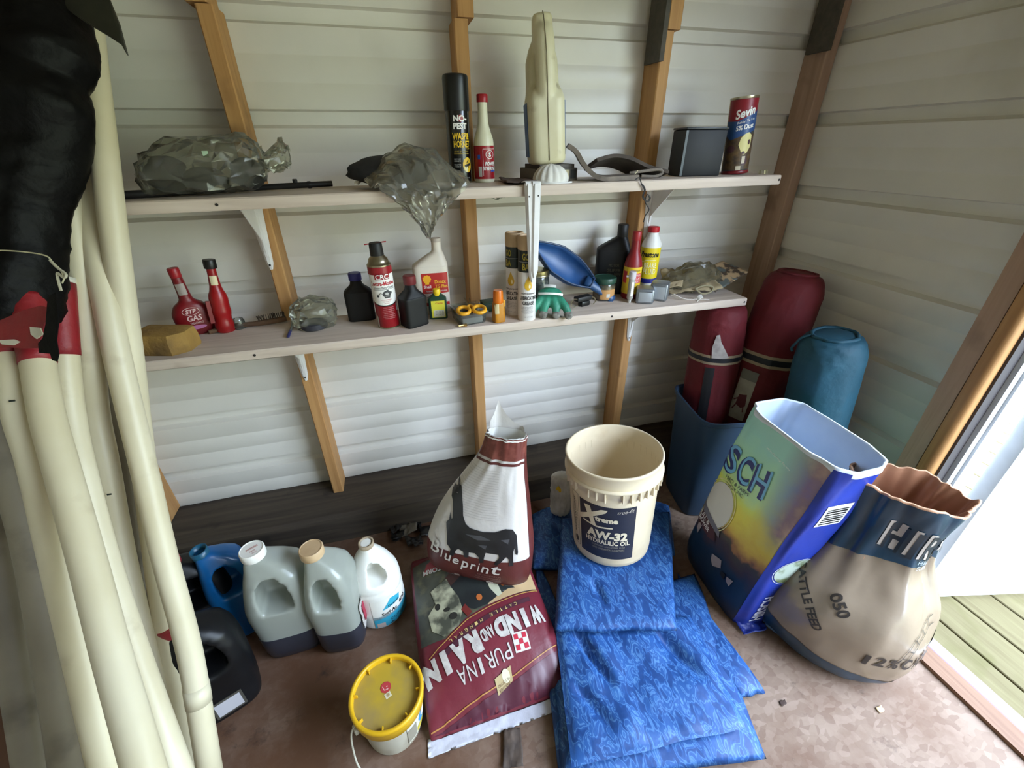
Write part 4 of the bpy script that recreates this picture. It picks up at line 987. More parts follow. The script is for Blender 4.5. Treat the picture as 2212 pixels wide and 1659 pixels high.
# two galvanised boxes
for i, (dx, dy, dz, lb, ya) in enumerate(((-.028, .0, .0, 'left of the two small galvanised square covers on the lower shelf', .10), (.036, .012, .0, 'right of the two small galvanised square covers on the lower shelf', -.12))):
    t = thing('metal_cover', lb, 'cover', (.842+dx, -.155+dy, ZL), (0, 0, face((.842, -.15))+ya), group='galvanised square covers')
    hh = .052+.010*i
    bevelled('shell', (-.030, -.03, 0), (.030, .03, hh), m_zinc, t, .008, 3)
    bevelled('face_panel', (-.022, -.0315, .008), (.022, -.0302, hh-.010), mat('pale zinc', '#b4bac0', .45, .7), t, .001)
    G().tube([(-.020, -.031, hh-.008), (.020, -.031, hh-.008)], .0016, 6).make('rib', m_zinc, t)
# grey rag behind them
a = ZL
tag(sheet('grey_rag', [(.845, -.105, a), (.965, -.115, a), (.985, -.02, a), (.865, -.01, a)], mat('grey rag', '#6b6a68', .9, 0, '#8a8986', 30), None, amp=.030, fr=18, seed=3), 'crumpled grey rag behind the galvanised covers', 'cloth')
# heap: clear bag, camouflage card, tan paper
t = thing('paper_heap', 'heap of tan packaging and a camouflage card in clear plastic at the shelf end', 'packaging', (1.05, -.09, ZL))
z0 = ZL; o_ = Vector((1.05, -.09, ZL))
m_tanp = mat('tan paper', '#8c7c5e', .8, 0, '#a69675', 14, bump=.3, bscale=40)
sheet('tan_paper', [Vector((.93, -.13, z0))-o_, Vector((1.10, -.19, z0+.012))-o_, Vector((1.12, -.04, z0+.06))-o_, Vector((.95, -.02, z0+.045))-o_], m_tanp, t, amp=.028, fr=20, seed=1.)
c0, c1, c2, c3 = [on_y(*p, yy)-o_ for p, yy in (((1545, 633), -.17), ((1616, 590), -.12), ((1560, 566), -.02), ((1500, 590), -.05))]
m_camo = mat('camouflage print', '#b59a76', .6, 0, '#4b3d30', 26, .46, .52, dirt='#5c6460', dscale=17, dlo=.55, dhi=.58)
sheet('camouflage_card', [c0, c1, c2, c3], m_camo, t, amp=.004, fr=8, seed=2.)
g = Surf([(-.13, .015, .01, 0, .02, 2), (-.09, .06, .03, 0, .032, 2), (0, .075, .048, 0, .048, 2), (.07, .07, .045, 0, .046, 2), (.12, .03, .012, 0, .02, 2)], crumple(.012, 3, 7, 9.))
facet(g, 'film', film('yellowed film', '#d2cebc', .24, .14, '#958f78'), t, 22, 16, .008, 12, lambda q: Vector((q.z, q.x*.8+.01, max(.001, q.y))))
G().tube(spline([(-.04, -.07, .03), (-.02, -.085, .015), (.01, -.09, .02), (.02, -.085, .035), (-.01, -.075, .04), (-.04, -.07, .03)], 6), .003, 6).make('rubber_band', M_('#8f866a', .7), t)
for k in range(5):
    sheet('paper_strip', [(-.13+.03*k, -.04+.02*(k % 2), .02), (-.08+.035*k, -.05+.02*(k % 2), .03), (-.07+.035*k, -.035, .045), (-.12+.03*k, -.02, .035)], m_tanp, t, 8, 6, .018, 30, .002, k*2.)
# white cable tie
pts = [on_y(*p, yy) for p, yy in (((1452, 636), -.165), ((1475, 648), -.18), ((1500, 660), -.195), ((1524, 664), -.21))]
for p_ in pts: p_.z = max(p_.z, ZL+.003)
t = thing('white_strap', 'white plastic strap with a torn tab lying at the lower shelf edge', 'strap', pts[0])
G().ribbon(spline([p_-pts[0] for p_ in pts], 5), (.3, -.6, .3), .016, .002).make('strap', M_('#c9c1b8', .5), t)
a = on_y(1500, 655, -.2)-pts[0]; G().ribbon(spline([a, a+Vector((.012, 0, .018)), a+Vector((.026, .0, .024))], 4), (.2, 1, .4), .018, .0015).make('torn_tab', K['white'], t)
# ================================================================== things on the floor
def at_d(x, y, d): return CAM+ray(x, y)*(d/FPX)
# ---- leaning PVC pipes -------------------------------------------------------
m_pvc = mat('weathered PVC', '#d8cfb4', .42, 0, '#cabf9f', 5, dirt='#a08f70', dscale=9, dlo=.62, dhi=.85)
m_pvc2 = mat('PVC with painted shade', '#8f8676', .6, 0, '#7d7464', 6, dirt='#5f574a', dscale=9)  # brownish-grey copy of the PVC, shade on the left pipes put into its colour
OD = .0241
pipes = [ # label, material, pixel/depth points from top to bottom, sleeve
 ('rightmost yellowish pipe rising highest behind the black plastic', m_pvc, [(182, -60, .84), (197, 100, .86), (218, 270, .87), (236, 420, .88), (251, 540, .90), (284, 784, .96), (310, 1000, 1.0), (395, 1650, 1.02)]),
 ('foremost right pipe whose foot shows a cracked joint', m_pvc, [(160, 310, .90), (196, 480, .90), (226, 632, .905), (257, 784, .915), (309, 1002, .93), (355, 1200, .94), (408, 1400, .95), (439, 1577, .96)]),
 ('pipe second from right in the leaning bundle, with a small green speck', m_pvc, [(140, 380, .87), (156, 480, .88), (180, 632, .90), (196, 784, .92), (208, 900, .94), (228, 1000, .95), (265, 1200, .97), (312, 1400, .98)]),
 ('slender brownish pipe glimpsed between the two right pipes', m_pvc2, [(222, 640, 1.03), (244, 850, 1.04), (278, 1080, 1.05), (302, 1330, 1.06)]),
 ('pipe with a red and white sleeve just right of the black wrap', m_pvc, [(126, 600, .86), (139, 784, .86), (152, 900, .86), (171, 1000, .85), (222, 1200, .83), (285, 1400, .80), (352, 1590, .77)]),
 ('pipe directly below the ragged red end of the black wrap', m_pvc, [(60, 640, .80), (82, 784, .78), (103, 900, .76), (130, 1000, .745), (186, 1200, .71), (238, 1400, .67), (288, 1577, .63)]),
 ('leftmost bright pipe with a dark scratch near its top', m_pvc, [(-6, 640, .80), (20, 784, .78), (45, 900, .77), (76, 1000, .765), (122, 1200, .76), (170, 1400, .75), (212, 1577, .74)]),
 ('shade-darkened grey pipe left of the bright bundle', m_pvc2, [(-130, 520, .88), (-60, 760, .88), (-10, 940, .875), (58, 1170, .86), (118, 1500, .84), (140, 1640, .83)]),
 ('outermost shade-darkened grey pipe at the left picture edge', m_pvc2, [(-190, 560, .90), (-90, 900, .90), (-30, 1100, .89), (20, 1390, .88), (62, 1650, .87)]),
]
def sleeve(t, P_, a, b, nm, m_, r=OD+.0016):
    n = len(P_); q = P_[int(a*n):int(b*n)+1]
    return G().tube([p_-Vector(t.location) for p_ in q], r, 20).make(nm, m_, t, True)
PIPE = []
for lb, mt, pts in pipes:
    W = spline([at_d(*p) for p in pts], 10)
    d_ = (W[-1]-W[-8]).normalized()
    if d_.z < 0: W.append(W[-1]+d_*((W[-1].z-.028)/-d_.z)) if W[-1].z > .03 else None
    t = thing('pvc_pipe', lb, 'pipe', W[-1], group='leaning PVC pipes')
    g = G(); loc = Vector(t.location)
    g.tube([p_-loc for p_ in W], OD, 24)
    g.make('pipe_wall', mt, t, True)
    PIPE.append((t, W))
t, W = PIPE[1]
k_ = min(range(len(W)), key=lambda i: abs((W[i]-at_d(425, 1510, .955)).length))
G().tube([W[k_-1]-Vector(t.location), W[k_+1]-Vector(t.location)], OD+.0012, 22).make('coupling', m_pvc, t, True)
m_redwrap = mat('red plastic wrap', '#8f1a22', .5, 0, '#7a1420', 20, bump=.3, bscale=40)
sleeve(*PIPE[4], .02, .16, 'red_sleeve', m_redwrap); sleeve(*PIPE[4], -0., .03, 'white_sleeve', M_('#d6d2c6', .5), OD+.002)
sleeve(*PIPE[5], .0, .17, 'red_sleeve', m_redwrap); sleeve(*PIPE[6], .0, .15, 'red_sleeve', m_redwrap)
sleeve(*PIPE[6], .10, .125, 'white_tear', M_('#d9d2b8', .5), OD+.0022)
# speck / scratch
for (t, W), p_ in ((PIPE[2], (236, 1068, .925)), (PIPE[6], (26, 866, .748))):
    q = at_d(*p_)-Vector(t.location); G().box((-.004, -.001, -.0014), (.004, .001, .0014)).xf(Matrix.Translation(q)).make('scratch', M_('#1f2a20', .7), t)

# black plastic sheeting wrapped round the tops
m_blackfilm = mat('black plastic sheeting', '#050505', .5, 0, '#090808', 10, bump=.7, bscale=16, spec=.14)
t = thing('black_plastic_wrap', 'black plastic sheeting wrapped around the tops of the leaning pipes', 'plastic sheet', at_d(20, 700, .78))
secs = [(-160, -150, 150), (-60, -190, 168), (40, -210, 186), (110, -225, 206), (150, -230, 205), (190, -235, 180), (250, -235, 194), (330, -240, 190), (400, -240, 170), (450, -240, 144), (520, -235, 138), (580, -230, 134), (630, -225, 132), (680, -220, 126), (712, -215, 112)]
rings = []; loc = Vector(t.location); D0 = .83; nr = 72
for i, (py, xl, xr) in enumerate(secs):
    dd = D0 if py > 300 else D0-.02
    a, b = at_d(xl, py, dd), at_d(xr, py, dd); c = (a+b)/2; hw = (b-a).length/2; ex = (b-a).normalized()
    rg = []
    for j in range(nr):
        an = 2*pi*j/nr; k1 = 1+.05*nz(cos(an)*3, sin(an)*3, i*.5)*abs(sin(an))
        fold = .010*(1-2*abs(nz(cos(an)*7, i*.35, 3.)))
        rg.append(c+ex*(hw*cos(an))-CF*(((.11 if sin(an) > 0 else .05)+fold)*sgn(sin(an), .8)*k1)-loc+Vector((0, 0, .012*nz(j*.4, 5.) if i == len(secs)-1 else 0)))
    rings.append(rg)
R2 = []
for i in range(len(rings)-1):
    for k in range(5): R2.append([(p_*(1-k/5)+q_*(k/5))+Vector((.004*nz(p_.x*30, p_.z*30+k, j*.3), .006*nz(p_.x*22+k*.3, p_.z*22, 8), 0)) for j, (p_, q_) in enumerate(zip(rings[i], rings[i+1]))])
R2.append(rings[-1])
G().loft(R2, True, True).make('sheeting', m_blackfilm, t, True)
def strip(name, px, d, m_, w=.002):
    P_ = [at_d(x_, y_, d)-loc for x_, y_ in px]; n = len(P_); V = [p_ for p_ in P_]+[p_+CF*w for p_ in P_]
    F = [tuple(range(n)), tuple(range(2*n-1, n-1, -1))]+[(j, (j+1) % n, n+(j+1) % n, n+j) for j in range(n)]
    return obj(name, V, F, m_, t, False)
strip('torn_tail', [(103, 640), (120, 632), (126, 690), (121, 735), (126, 765), (122, 781), (112, 778), (108, 764), (84, 762), (82, 742), (92, 730), (98, 700)], .70, m_blackfilm)
strip('red_flap', [(-60, 715), (0, 692), (50, 670), (88, 660), (105, 664), (104, 682), (94, 705), (86, 730), (84, 752), (40, 752), (-60, 745)], .714, m_redwrap)
strip('white_tear', [(64, 706), (86, 708), (92, 722), (78, 732), (66, 722)], .712, M_('#cfc9b6', .6))
strip('white_tear', [(-4, 735), (30, 733), (42, 738), (28, 746), (4, 744)], .712, M_('#cfc9b6', .6))
# flap sticking out at the top
fp = [(95, -90), (178, -60), (232, -10), (256, 50), (274, 118), (262, 96), (232, 76), (176, 42), (120, 0)]
P_ = [at_d(x_, y_, .80-.03*i/9)-loc for i, (x_, y_) in enumerate(fp)]; n = len(P_)
obj('loose_flap', P_+[p_+CF*.004 for p_ in P_], [tuple(range(n)), tuple(range(2*n-1, n-1, -1))]+[(j, (j+1) % n, n+(j+1) % n, n+j) for j in range(n)], mat('grey-black film', '#1d1f19', .4, 0, '#2c2e26', 20), t, False)
G().tube(spline([at_d(x_, y_, .712)-loc for x_, y_ in ((-60, 545), (0, 541), (60, 545), (100, 553), (115, 568), (130, 582), (138, 600), (134, 612))], 6), .0012, 6).make('string', M_('#c3be9c', .7), t)
G().tube(spline([at_d(x_, y_, .712)-loc for x_, y_ in ((108, 562), (124, 578), (142, 592), (138, 600), (124, 590), (126, 606), (132, 628))], 6), .0022, 6).make('string_knot', M_('#b5b09a', .7), t)

# ---- moulded jugs -------------------------------------------------------------
def slab_poly(pts, y0, y1, round_=.0):
    """silhouette polygon in x/z extruded along y"""
    n = len(pts); g = G(); V = [(x_, y0, z_) for x_, z_ in pts]+[(x_, y1, z_) for x_, z_ in pts]
    F = [tuple(range(n)), tuple(range(2*n-1, n-1, -1))]+[(j, (j+1) % n, n+(j+1) % n, n+j) for j in range(n)]
    return g.add(V, F)
def sil_jug(t, sil, hd, hole, m_, voxel=.005, it=10, hole_y=.02):
    """sil: list of (z, x left, x right, half depth scale)"""
    k = 32; rings = []
    for z_, xl, xr, ds in sil:
        c = (xl+xr)/2; w_ = (xr-xl)/2
        rings.append([(c+w_*sgn(cos(2*pi*j/k), .5), hd*ds*sgn(sin(2*pi*j/k), .5), z_) for j in range(k)])
    body = G().loft(rings)
    cut = [slab_poly(hole, -.3, hole_y)] if hole else []
    return soft_body('body', [body], cut, m_, t, voxel, it)
m_milk = film('milky jug plastic', '#e6eae2', .74, .25, '#bdc2b8', 0, .25)
m_liq = mat('dark coolant', '#33353f', .3, 0, '#2a2c35', 8)
silA = [(0, -.066, .066, .86), (.008, -.074, .074, .95), (.03, -.078, .078, 1), (.11, -.082, .082, 1.0), (.17, -.086, .084, 1.0), (.20, -.084, .084, 1.0), (.25, -.074, .080, .92), (.29, -.064, .068, .80), (.315, -.056, .042, .62), (.335, -.052, .012, .45), (.345, -.048, -.004, .38)]
holeA = [(-.036, .195), (.010, .190), (.040, .197), (.042, .225), (.034, .27), (.016, .296), (-.016, .298), (-.034, .28), (-.040, .24)]
def milk_jug(label, xy, yaw, sc_, cap_m, name='coolant_jug', wx=1., lvl=.10):
    t = thing(name, label, 'jug', (xy[0], xy[1], .001), (0, 0, math.radians(yaw)), group='translucent jugs of dark fluid')
    sil = [(z_*sc_, a*sc_*wx, b*sc_*wx, d_) for z_, a, b, d_ in silA]; hl = [(a*sc_*wx, z_*sc_) for a, z_ in holeA]
    sil_jug(t, sil, .070*sc_, hl, m_milk, .005, 8, .015)
    rings = [[((a+b)/2+((b-a)/2+.0004)*sgn(cos(2*pi*j/40), .5), (.070*sc_*d_+.0004)*sgn(sin(2*pi*j/40), .5), z_) for j in range(40)] for z_, a, b, d_ in sil[:3]+[(lvl, *[sil[2][k]+(sil[3][k]-sil[2][k])*(lvl-sil[2][0])/(sil[3][0]-sil[2][0]) for k in (1, 2, 3)])]]
    G().loft(rings).make('fluid', m_liq, t, 'auto')
    cx = -.027*sc_*wx
    lathe_part(t, 'neck', [(.024, .330*sc_), (.024, .352*sc_)], m_milk, 24, (cx, 0, 0))
    c_ = lathe_part(t, 'cap', [(.0305, .343*sc_), (.0315, .345*sc_), (.0315, .345*sc_+.022), (.0295, .345*sc_+.025), (.028, .345*sc_+.025), (.027, .345*sc_+.0235)], cap_m, 36, (cx, 0, 0))
    return t, (cx, .345*sc_+.0236)
t, (cx, cz) = milk_jug('larger cloudy jug of dark fluid with a printed white cap', (-.452, -.480), 2, 1.08, K['white'])
decal('cap_lettering', join2d(text2d('WARNING', .030, .007, 0, .004, rot=.5), text2d('KEEP', .014, .004, .004, -.007, rot=.5), text2d('OUT', .012, .004, .010, -.013, rot=.5)), lambda a, b: Vector((cx+a, b, cz+.0006)), M_('#b5524c', .5), t, 0)
t, (cx, cz) = milk_jug('smaller cloudy jug of dark fluid with a tan cap and red side label', (-.308, -.512), -6, 1.05, m_tan, wx=.80)
sheet('side_label', [(.072, -.045, .06), (.074, .035, .06), (.074, .035, .17), (.072, -.045, .17)], M_('#b9b4ae', .6), t, 8, 8, .0, 1, .001)
G().box((.0745, -.03, .08), (.0765, .02, .15)).make('red_panel', M_('#a12a44', .5), t, 'auto')
# blue jug
t = thing('blue_jug', 'translucent dark blue jug without a cap left of the cloudy jugs', 'jug', (-.600, -.385, .001), (0, math.radians(-4), math.radians(26)))
m_bj = mat('blue jug plastic', '#1667a6', .28, 0, '#0f5590', 8, trans=.15)
sil_jug(t, [(z_*1.0, a*.84, b*.84, d_) for z_, a, b, d_ in silA], .060, [(a*.84, z_) for a, z_ in holeA], m_bj, .005, 8, .015)
G().lathe([(.022, .335), (.0225, .362), (.019, .362), (.018, .33)], 24, (-.024, 0, 0), False, False).make('spout', M_('#17546e', .35), t, True)
# two black jugs with red caps
m_bkj = mat('black jug plastic', '#0d0d0f', .42, 0, '#141518', 8, spec=.35)
for i, (xy, yw, lb) in enumerate((((-.612, -.612), 24, 'black oil jug with a red cap and a white label nearest the pipes'), ((-.700, -.40), 28, 'black oil jug with a red cap farther back behind the pipes'))):
    t = thing('black_jug', lb, 'jug', (*xy, .001), (0, 0, math.radians(yw)), group='black oil jugs')
    sil_jug(t, [(z_*.97, a, b, d_) for z_, a, b, d_ in silA], .072, [(a, z_*.97) for a, z_ in holeA], m_bkj, .006, 6, .015)
    lathe_part(t, 'cap', [(.029, .330), (.030, .332), (.030, .352), (.028, .355)], M_('#a83440', .4), 32, (-.026, 0, 0))
    if i == 0: G().box((-.028, -.0745, .035), (.030, -.0722, .085)).make('label', M_('#b9b7bd', .5), t, 'auto'); G().box((-.034, -.0738, .028), (.036, -.0722, .092)).make('label_border', M_('#4a4740', .5), t, 'auto')
# white surfactant jug
t = thing('surfactant_jug', 'white round gallon jug with a blue diamond label, mouth open', 'jug', (-.200, -.462, .001), (0, 0, face((-.192, -.462), 4)))
m_wj = mat('white HDPE', '#e2e1da', .42, 0, '#d6d4ca', 6, dirt='#a39a86', dscale=8, dlo=.66, dhi=.85)
body = G().lathe([(.070, 0), (.077, .006), (.079, .014), (.079, .158), (.0765, .166), (.0775, .174), (.074, .190), (.060, .225), (.040, .262), (.024, .285), (.020, .296), (.0195, .312)], 48)
hole = [(-.028, .196), (.012, .190), (.030, .200), (.028, .225), (.014, .252), (-.006, .262), (-.016, .255), (-.022, .225)]
soft_body('body', [body], [slab_poly(hole, -.2, .012)], m_wj, t, .004, 5)
G().lathe([(.0215, .300), (.0225, .302), (.0225, .314), (.017, .314), (.016, .300)], 28, (0, 0, 0), False, False).make('mouth', mat('dirty mouth ring', '#a8977e', .6, 0, '#8a785f', 40), t, True)
R = .0792; fn0, fn1, fn2 = [cyl_fn(R, .30, o) for o in (.0006, .0011, .0016)]
decal('label_field', rect2d(-.062, .014, .082, .140), fn0, M_('#dedcd3', .5), t, .012)
decal('teal_band', rect2d(-.062, .014, .082, .066), fn1, M_('#2f93ad', .45), t, .012)
decal('white_band', poly2d([(-.062, .052), (.082, .066), (.082, .086), (-.062, .086)]), fn1, M_('#dedcd3', .5), t, .012)
decal('blue_diamond', poly2d([(-.030, .092), (.0, .130), (.034, .116), (.030, .094)]), fn1, M_('#3ba3bd', .45), t, .012)
decal('lettering', join2d(text2d('Surf-Ac', .050, .013, -.010, .074, bold=.03), text2d('820', .030, .015, .042, .080, bold=.03)), fn2, K['black'], t, .008)
decal('lettering', join2d(text2d('Drexel', .036, .010, .006, .100, bold=.02), text2d('CAUTION', .052, .011, .014, .036, bold=.01), poly2d([(-.018, .016), (-.008, .026), (.002, .016)])), fn2, M_('#17485a', .5), t, .008)
decal('small_patch', rect2d(-.055, .016, -.030, .036), fn2, M_('#a89a92', .5), t, .012)

# ---- debris ---------------------------------------------------------------------
t = thing('plastic_scraps', 'torn black plastic scraps and leaves in front of the sill', 'debris', (-.06, -.20, 0))
random.seed(7)
for k in range(8):
    a, b = random.uniform(-.11, .10), random.uniform(-.07, .05); s_ = random.uniform(.03, .06)
    sheet('scrap', [(a, b, .0), (a+s_, b+.01, .0), (a+s_*1.1, b+s_*.9, .0), (a-.01, b+s_, .0)], (M_('#1b1a19', .4), M_('#2a2622', .6), M_('#6b6252', .8))[k % 3 if k > 4 else 0], t, 10, 8, .035, 26, .0015, k*1.7)
q = on_z(1105, 1622, 0)
t = thing('paper_scrap', 'dark torn paper scrap on the floor beside the blue tarp', 'debris', (q.x, q.y, 0))
sheet('scrap', [(-.03, -.03, 0), (.02, -.04, 0), (.035, .04, 0), (-.01, .045, 0)], mat('charred paper', '#3b3029', .8, 0, '#55473c', 40), t, 12, 10, .014, 30, .0012, 4.)
for k, (px, lb) in enumerate((((1858, 1440), 'tan chip nearest the brown sack on the floor'), ((1880, 1452), 'small brown chip beside the tan chip'), ((1900, 1535), 'pale wood splinter lying on the open floor'), ((1690, 1520), 'dark crumb on the floor right of the tarp'))):
    q = on_z(*px, 0)
    tag(sheet('wood_chip', [(q.x-.008, q.y-.006, .0005), (q.x+.010, q.y-.004, .0005), (q.x+.012, q.y+.006, .0005), (q.x-.006, q.y+.007, .0005)], (M_('#c9ab84', .8), M_('#4b3226', .8), M_('#d3b487', .8), M_('#3c2a22', .8))[k], None, 6, 5, .003, 60, .0015, k), lb, 'debris', 'floor chips')

# ---- yellow-lidded pail -------------------------------------------------------
t = thing('pail', 'small white pail with a dirty yellow lid and wire handle', 'pail', (-.168, -.808, 0), (math.radians(2), 0, face((-.168, -.808), 10)))
m_pail = mat('dusty white pail', '#b9b5a6', .5, 0, '#a8a292', 10, dirt='#7b6d5a', dscale=7)
lathe_part(t, 'body', [(.066, 0), (.070, .004), (.080, .120), (.081, .145), (.079, .150)], m_pail, 56)
m_yel = mat('dirty yellow lid', '#b0932a', .55, 0, '#a18a3a', 9, dirt='#8d7a50', dscale=11, dlo=.42, dhi=.7)
m_yel2 = mat('yellow lid rim', '#dcae1a', .4, 0, '#c99c16', 12)
G().lathe([(.0805, .128), (.0860, .130), (.0870, .165), (.0865, .168)], 56, (0, 0, 0), False, False).make('skirt', m_yel2, t, True)
G().lathe([(.0872, .160), (.0895, .163), (.0895, .170), (.0865, .1735), (.0815, .1735), (.0795, .170), (.0795, .156)], 56, (0, 0, 0), False, False).make('lid_rim', m_yel2, t, True)
lathe_part(t, 'lid_panel', [(.0800, .150), (.0800, .157), (.0, .1575)], m_yel, 56)
for k in range(8):
    a = 2*pi*k/8+.2; bevelled('lid_rib', (.070, -.0015, .1575), (.081, .0015, .170), m_yel2, t, .0005, 1).rotation_euler = (0, 0, a)
decal('red_sticker', poly2d([(.004+.0135*cos(a), .016+.0135*sin(a)) for a in [2*pi*k/9 for k in range(9)]]), lambda a, b: Vector((a, b, .1582)), M_('#b23a3c', .5), t, 0)
decal('sticker_marks', join2d(line2d([(-.002, .022), (-.002, .012), (.003, .010)], .0018), ell2d(.007, .016, .002, .0015), ell2d(.005, .010, .003, .002)), lambda a, b: Vector((a, b, .1586)), M_('#d9a8a0', .5), t, 0)
decal('square_sticker', rect2d(-.007, -.010, .008, .003), lambda a, b: Vector((a, b, .1582)), M_('#cfc6a8', .5), t, 0)
decal('sticker_marks', ell2d(.0005, -.003, .004, .004), lambda a, b: Vector((a, b, .1586)), M_('#a08a62', .5), t, 0)
R = .0795; cone = lambda off, a0: (lambda x_, z_: Vector(((.0702+.0833*z_*1.0+off)*sin(x_/R+a0), -(.0702+.0833*z_+off)*cos(x_/R+a0), z_)))
fn0, fn1, fn2 = [cone(o, .75) for o in (.0010, .0016, .0022)]
decal('label', rect2d(-.055, .022, .06, .126), fn0, M_('#cfcdbf', .5), t, .012)
decal('blue_arc', ell2d(.020, .082, .036, .034), fn1, M_('#3f8fc4', .45), t, .012)
decal('white_arc', ell2d(.024, .090, .030, .028), fn2, M_('#d8d6c8', .5), t, .012)
decal('yellow_band', rect2d(-.022, .030, .06, .054), fn1, M_('#c9b53a', .5), t, .012)
decal('grey_panel', rect2d(-.055, .030, -.026, .100), fn1, M_('#8d8778', .6), t, .012)
pts = [Vector((.090*cos(pi*k/16), -.012-.060*sin(pi*k/16), .140-.055*sin(pi*k/16))) for k in range(17)]
pts = [Vector((-.088, .0, .135)), Vector((-.100, -.004, .12)), Vector((-.108, -.02, .095)), Vector((-.112, -.05, .065)), Vector((-.100, -.075, .045)), Vector((-.075, -.088, .035))]
pts = [Matrix.Rotation(math.radians(0), 4, 'Z') @ p_ for p_ in pts]
G().tube(spline(pts, 6), .0022, 8).make('handle', m_pail, t)
for sx in (-1, 1): lathe_part(t, 'handle_ear', [(.012, 0), (.012, .008), (.008, .010)], m_pail, 16).matrix_local = Matrix.Translation((sx*.084, 0, .115)) @ Matrix.Rotation(sx*pi/2, 4, 'Y')

# ---- cattle mineral bag lying down --------------------------------------------
Rb = Matrix(((-1, 0, 0), (0, 0, -1), (0, -1, 0)))   # artwork up -> towards the camera, front -> up
t = thing('mineral_bag', 'maroon cattle mineral feed bag lying on the floor under the standing bag', 'feed bag', (.098, -.318, 0))
t.rotation_euler = (Matrix.Rotation(math.radians(2.), 3, 'Z') @ Rb).to_euler()
def wr_b(a, v):
    e = max(0, (v-.72)/.28)
    return .004*nz(cos(a)*3, sin(a)*3, v*5)+e*.017*(nz(sin(a)*9+2, v*3, 1.)-.1)
sb = Surf([(.0, .190, .006, 0, -.020, 2.2), (.02, .194, .022, 0, -.026, 2.3), (.07, .198, .048, 0, -.048, 2.5), (.16, .200, .058, 0, -.058, 2.6), (.26, .200, .060, 0, -.060, 2.6), (.36, .200, .057, 0, -.057, 2.6), (.44, .200, .048, 0, -.048, 2.5), (.50, .199, .034, 0, -.034, 2.4), (.535, .197, .018, 0, -.018, 2.2), (.553, .195, .004, 0, -.006, 2.)], wr_b)
m_maroon = mat('maroon woven bag', '#6e2430', .38, 0, '#61202b', 6, bump=.12, bscale=45, spec=.5)
sb.mesh('sack', m_maroon, t, 96, 80, smooth=True)
B = lambda off: (lambda a, b: sb.map(a, min(b*1.09, .549), off))
# lengths: z .0 far end ... .553 near seam
decal('picture_field', poly2d([(-.185, .06), (.188, .06), (.188, .33), (.12, .335), (.05, .30), (-.02, .283), (-.10, .272), (-.185, .265)]), B(.0012), mat('cattle picture', '#33342c', .42, 0, '#4e5044', 14, dirt='#6a6648', dscale=22), t, .012)
decal('tan_sky', poly2d([(-.185, .10), (-.07, .12), (-.075, .18), (-.095, .235), (-.03, .245), (-.02, .283), (-.10, .272), (-.185, .262)]), B(.0020), M_('#b59a72', .45), t, .012)
decal('red_cow', poly2d([(.0, .13), (.06, .135), (.09, .165), (.08, .195), (.03, .19), (-.01, .17)]), B(.0018), mat('brown hide', '#4b2f28', .5, 0, '#2c211e', 30), t, .012)
decal('black_cow', poly2d([(-.060, .15), (-.020, .135), (.04, .17), (.085, .20), (.07, .26), (.02, .285), (-.02, .28), (-.055, .265), (-.075, .235), (-.095, .25), (-.115, .252), (-.10, .235), (-.085, .20)]), B(.0024), mat('black hide', '#1d2021', .45, 0, '#2b302e', 18), t, .012)
decal('white_face', poly2d([(-.048, .20), (-.035, .195), (-.038, .235), (-.055, .268), (-.070, .262), (-.066, .232)]), B(.0030), M_('#b9b99e', .5), t, .010)
decal('white_face', poly2d([(.085, .165), (.14, .19), (.13, .235), (.155, .26), (.15, .305), (.12, .33), (.075, .315), (.055, .275), (.06, .235), (.075, .20)]), B(.0030), mat('mottled face', '#a8a68a', .5, 0, '#45463a', 24, .4, .6), t, .010)
decal('dark_nose', join2d(ell2d(.085, .285, .012, .010), ell2d(.125, .245, .008, .010), ell2d(.10, .262, .010, .006)), B(.0036), M_('#26251f', .5), t, .010)
decal('white_face', poly2d([(.105, .09), (.15, .10), (.16, .15), (.13, .17), (.105, .15)]), B(.0028), mat('pale face', '#9b998a', .5, 0, '#555449', 20), t, .010)
decal('ear_tag', ell2d(.0, .255, .009, .010), B(.0036), M_('#b3622e', .5), t, .010); decal('ear_tag', ell2d(-.082, .232, .008, .007), B(.0036), M_('#b3622e', .5), t, .010)
decal('ear_tag', poly2d([(.045, .262), (.060, .275), (.045, .300), (.030, .29)]), B(.0036), M_('#6b2420', .5), t, .010)
decal('storm_badge', poly2d([(.155, .125), (.085, .118), (.075, .105), (.09, .085), (.115, .070), (.14, .085)]), B(.0036), M_('#8c2530', .45), t, .010)
decal('lettering', text2d('STORM', .072, .019, .118, .118, rot=-.05, bold=.03), B(.0042), K['lgrey'], t, .008, 'white lettering on the red badge')
decal('gold_line', line2d([(-.185, .268), (-.10, .278), (-.02, .290), (.05, .307), (.12, .342), (.17, .365)], .0022), B(.0036), M_('#b08a48', .45), t, .010)
decal('dark_strip', poly2d([(-.150, .286), (-.02, .306), (.05, .325), (.13, .362), (.12, .374), (.045, .338), (-.02, .318), (-.150, .298)]), B(.0020), M_('#45202c', .45), t, .010)
s_ = 'CATTLE MINERAL'
def arc(b_): return lambda a, z_: B(b_)(a, z_)
decal('lettering', join2d(*[text2d(ch, None, .0085, .105-.235*k/13, .356-.052*min(1., (k/13.)**.7), rot=.30-.22*k/13, flip=True) for k, ch in enumerate(reversed(s_)) if ch != ' '] if False else [text2d(ch, .008, .0085, -.100+.205*k/13, .300+.045*(k/13.)**1.3, rot=.10+.22*k/13) for k, ch in enumerate(s_) if ch != ' ']), B(.0030), M_('#c9b070', .45), t, .008, 'gold arched lettering')
def bigword(s0, x0, x1, z0, z1, h, bold): return [text2d(ch, w_, h, xx, zz, rot=math.atan2(z1-z0, x1-x0), bold=bold) for ch, w_, xx, zz in s0]
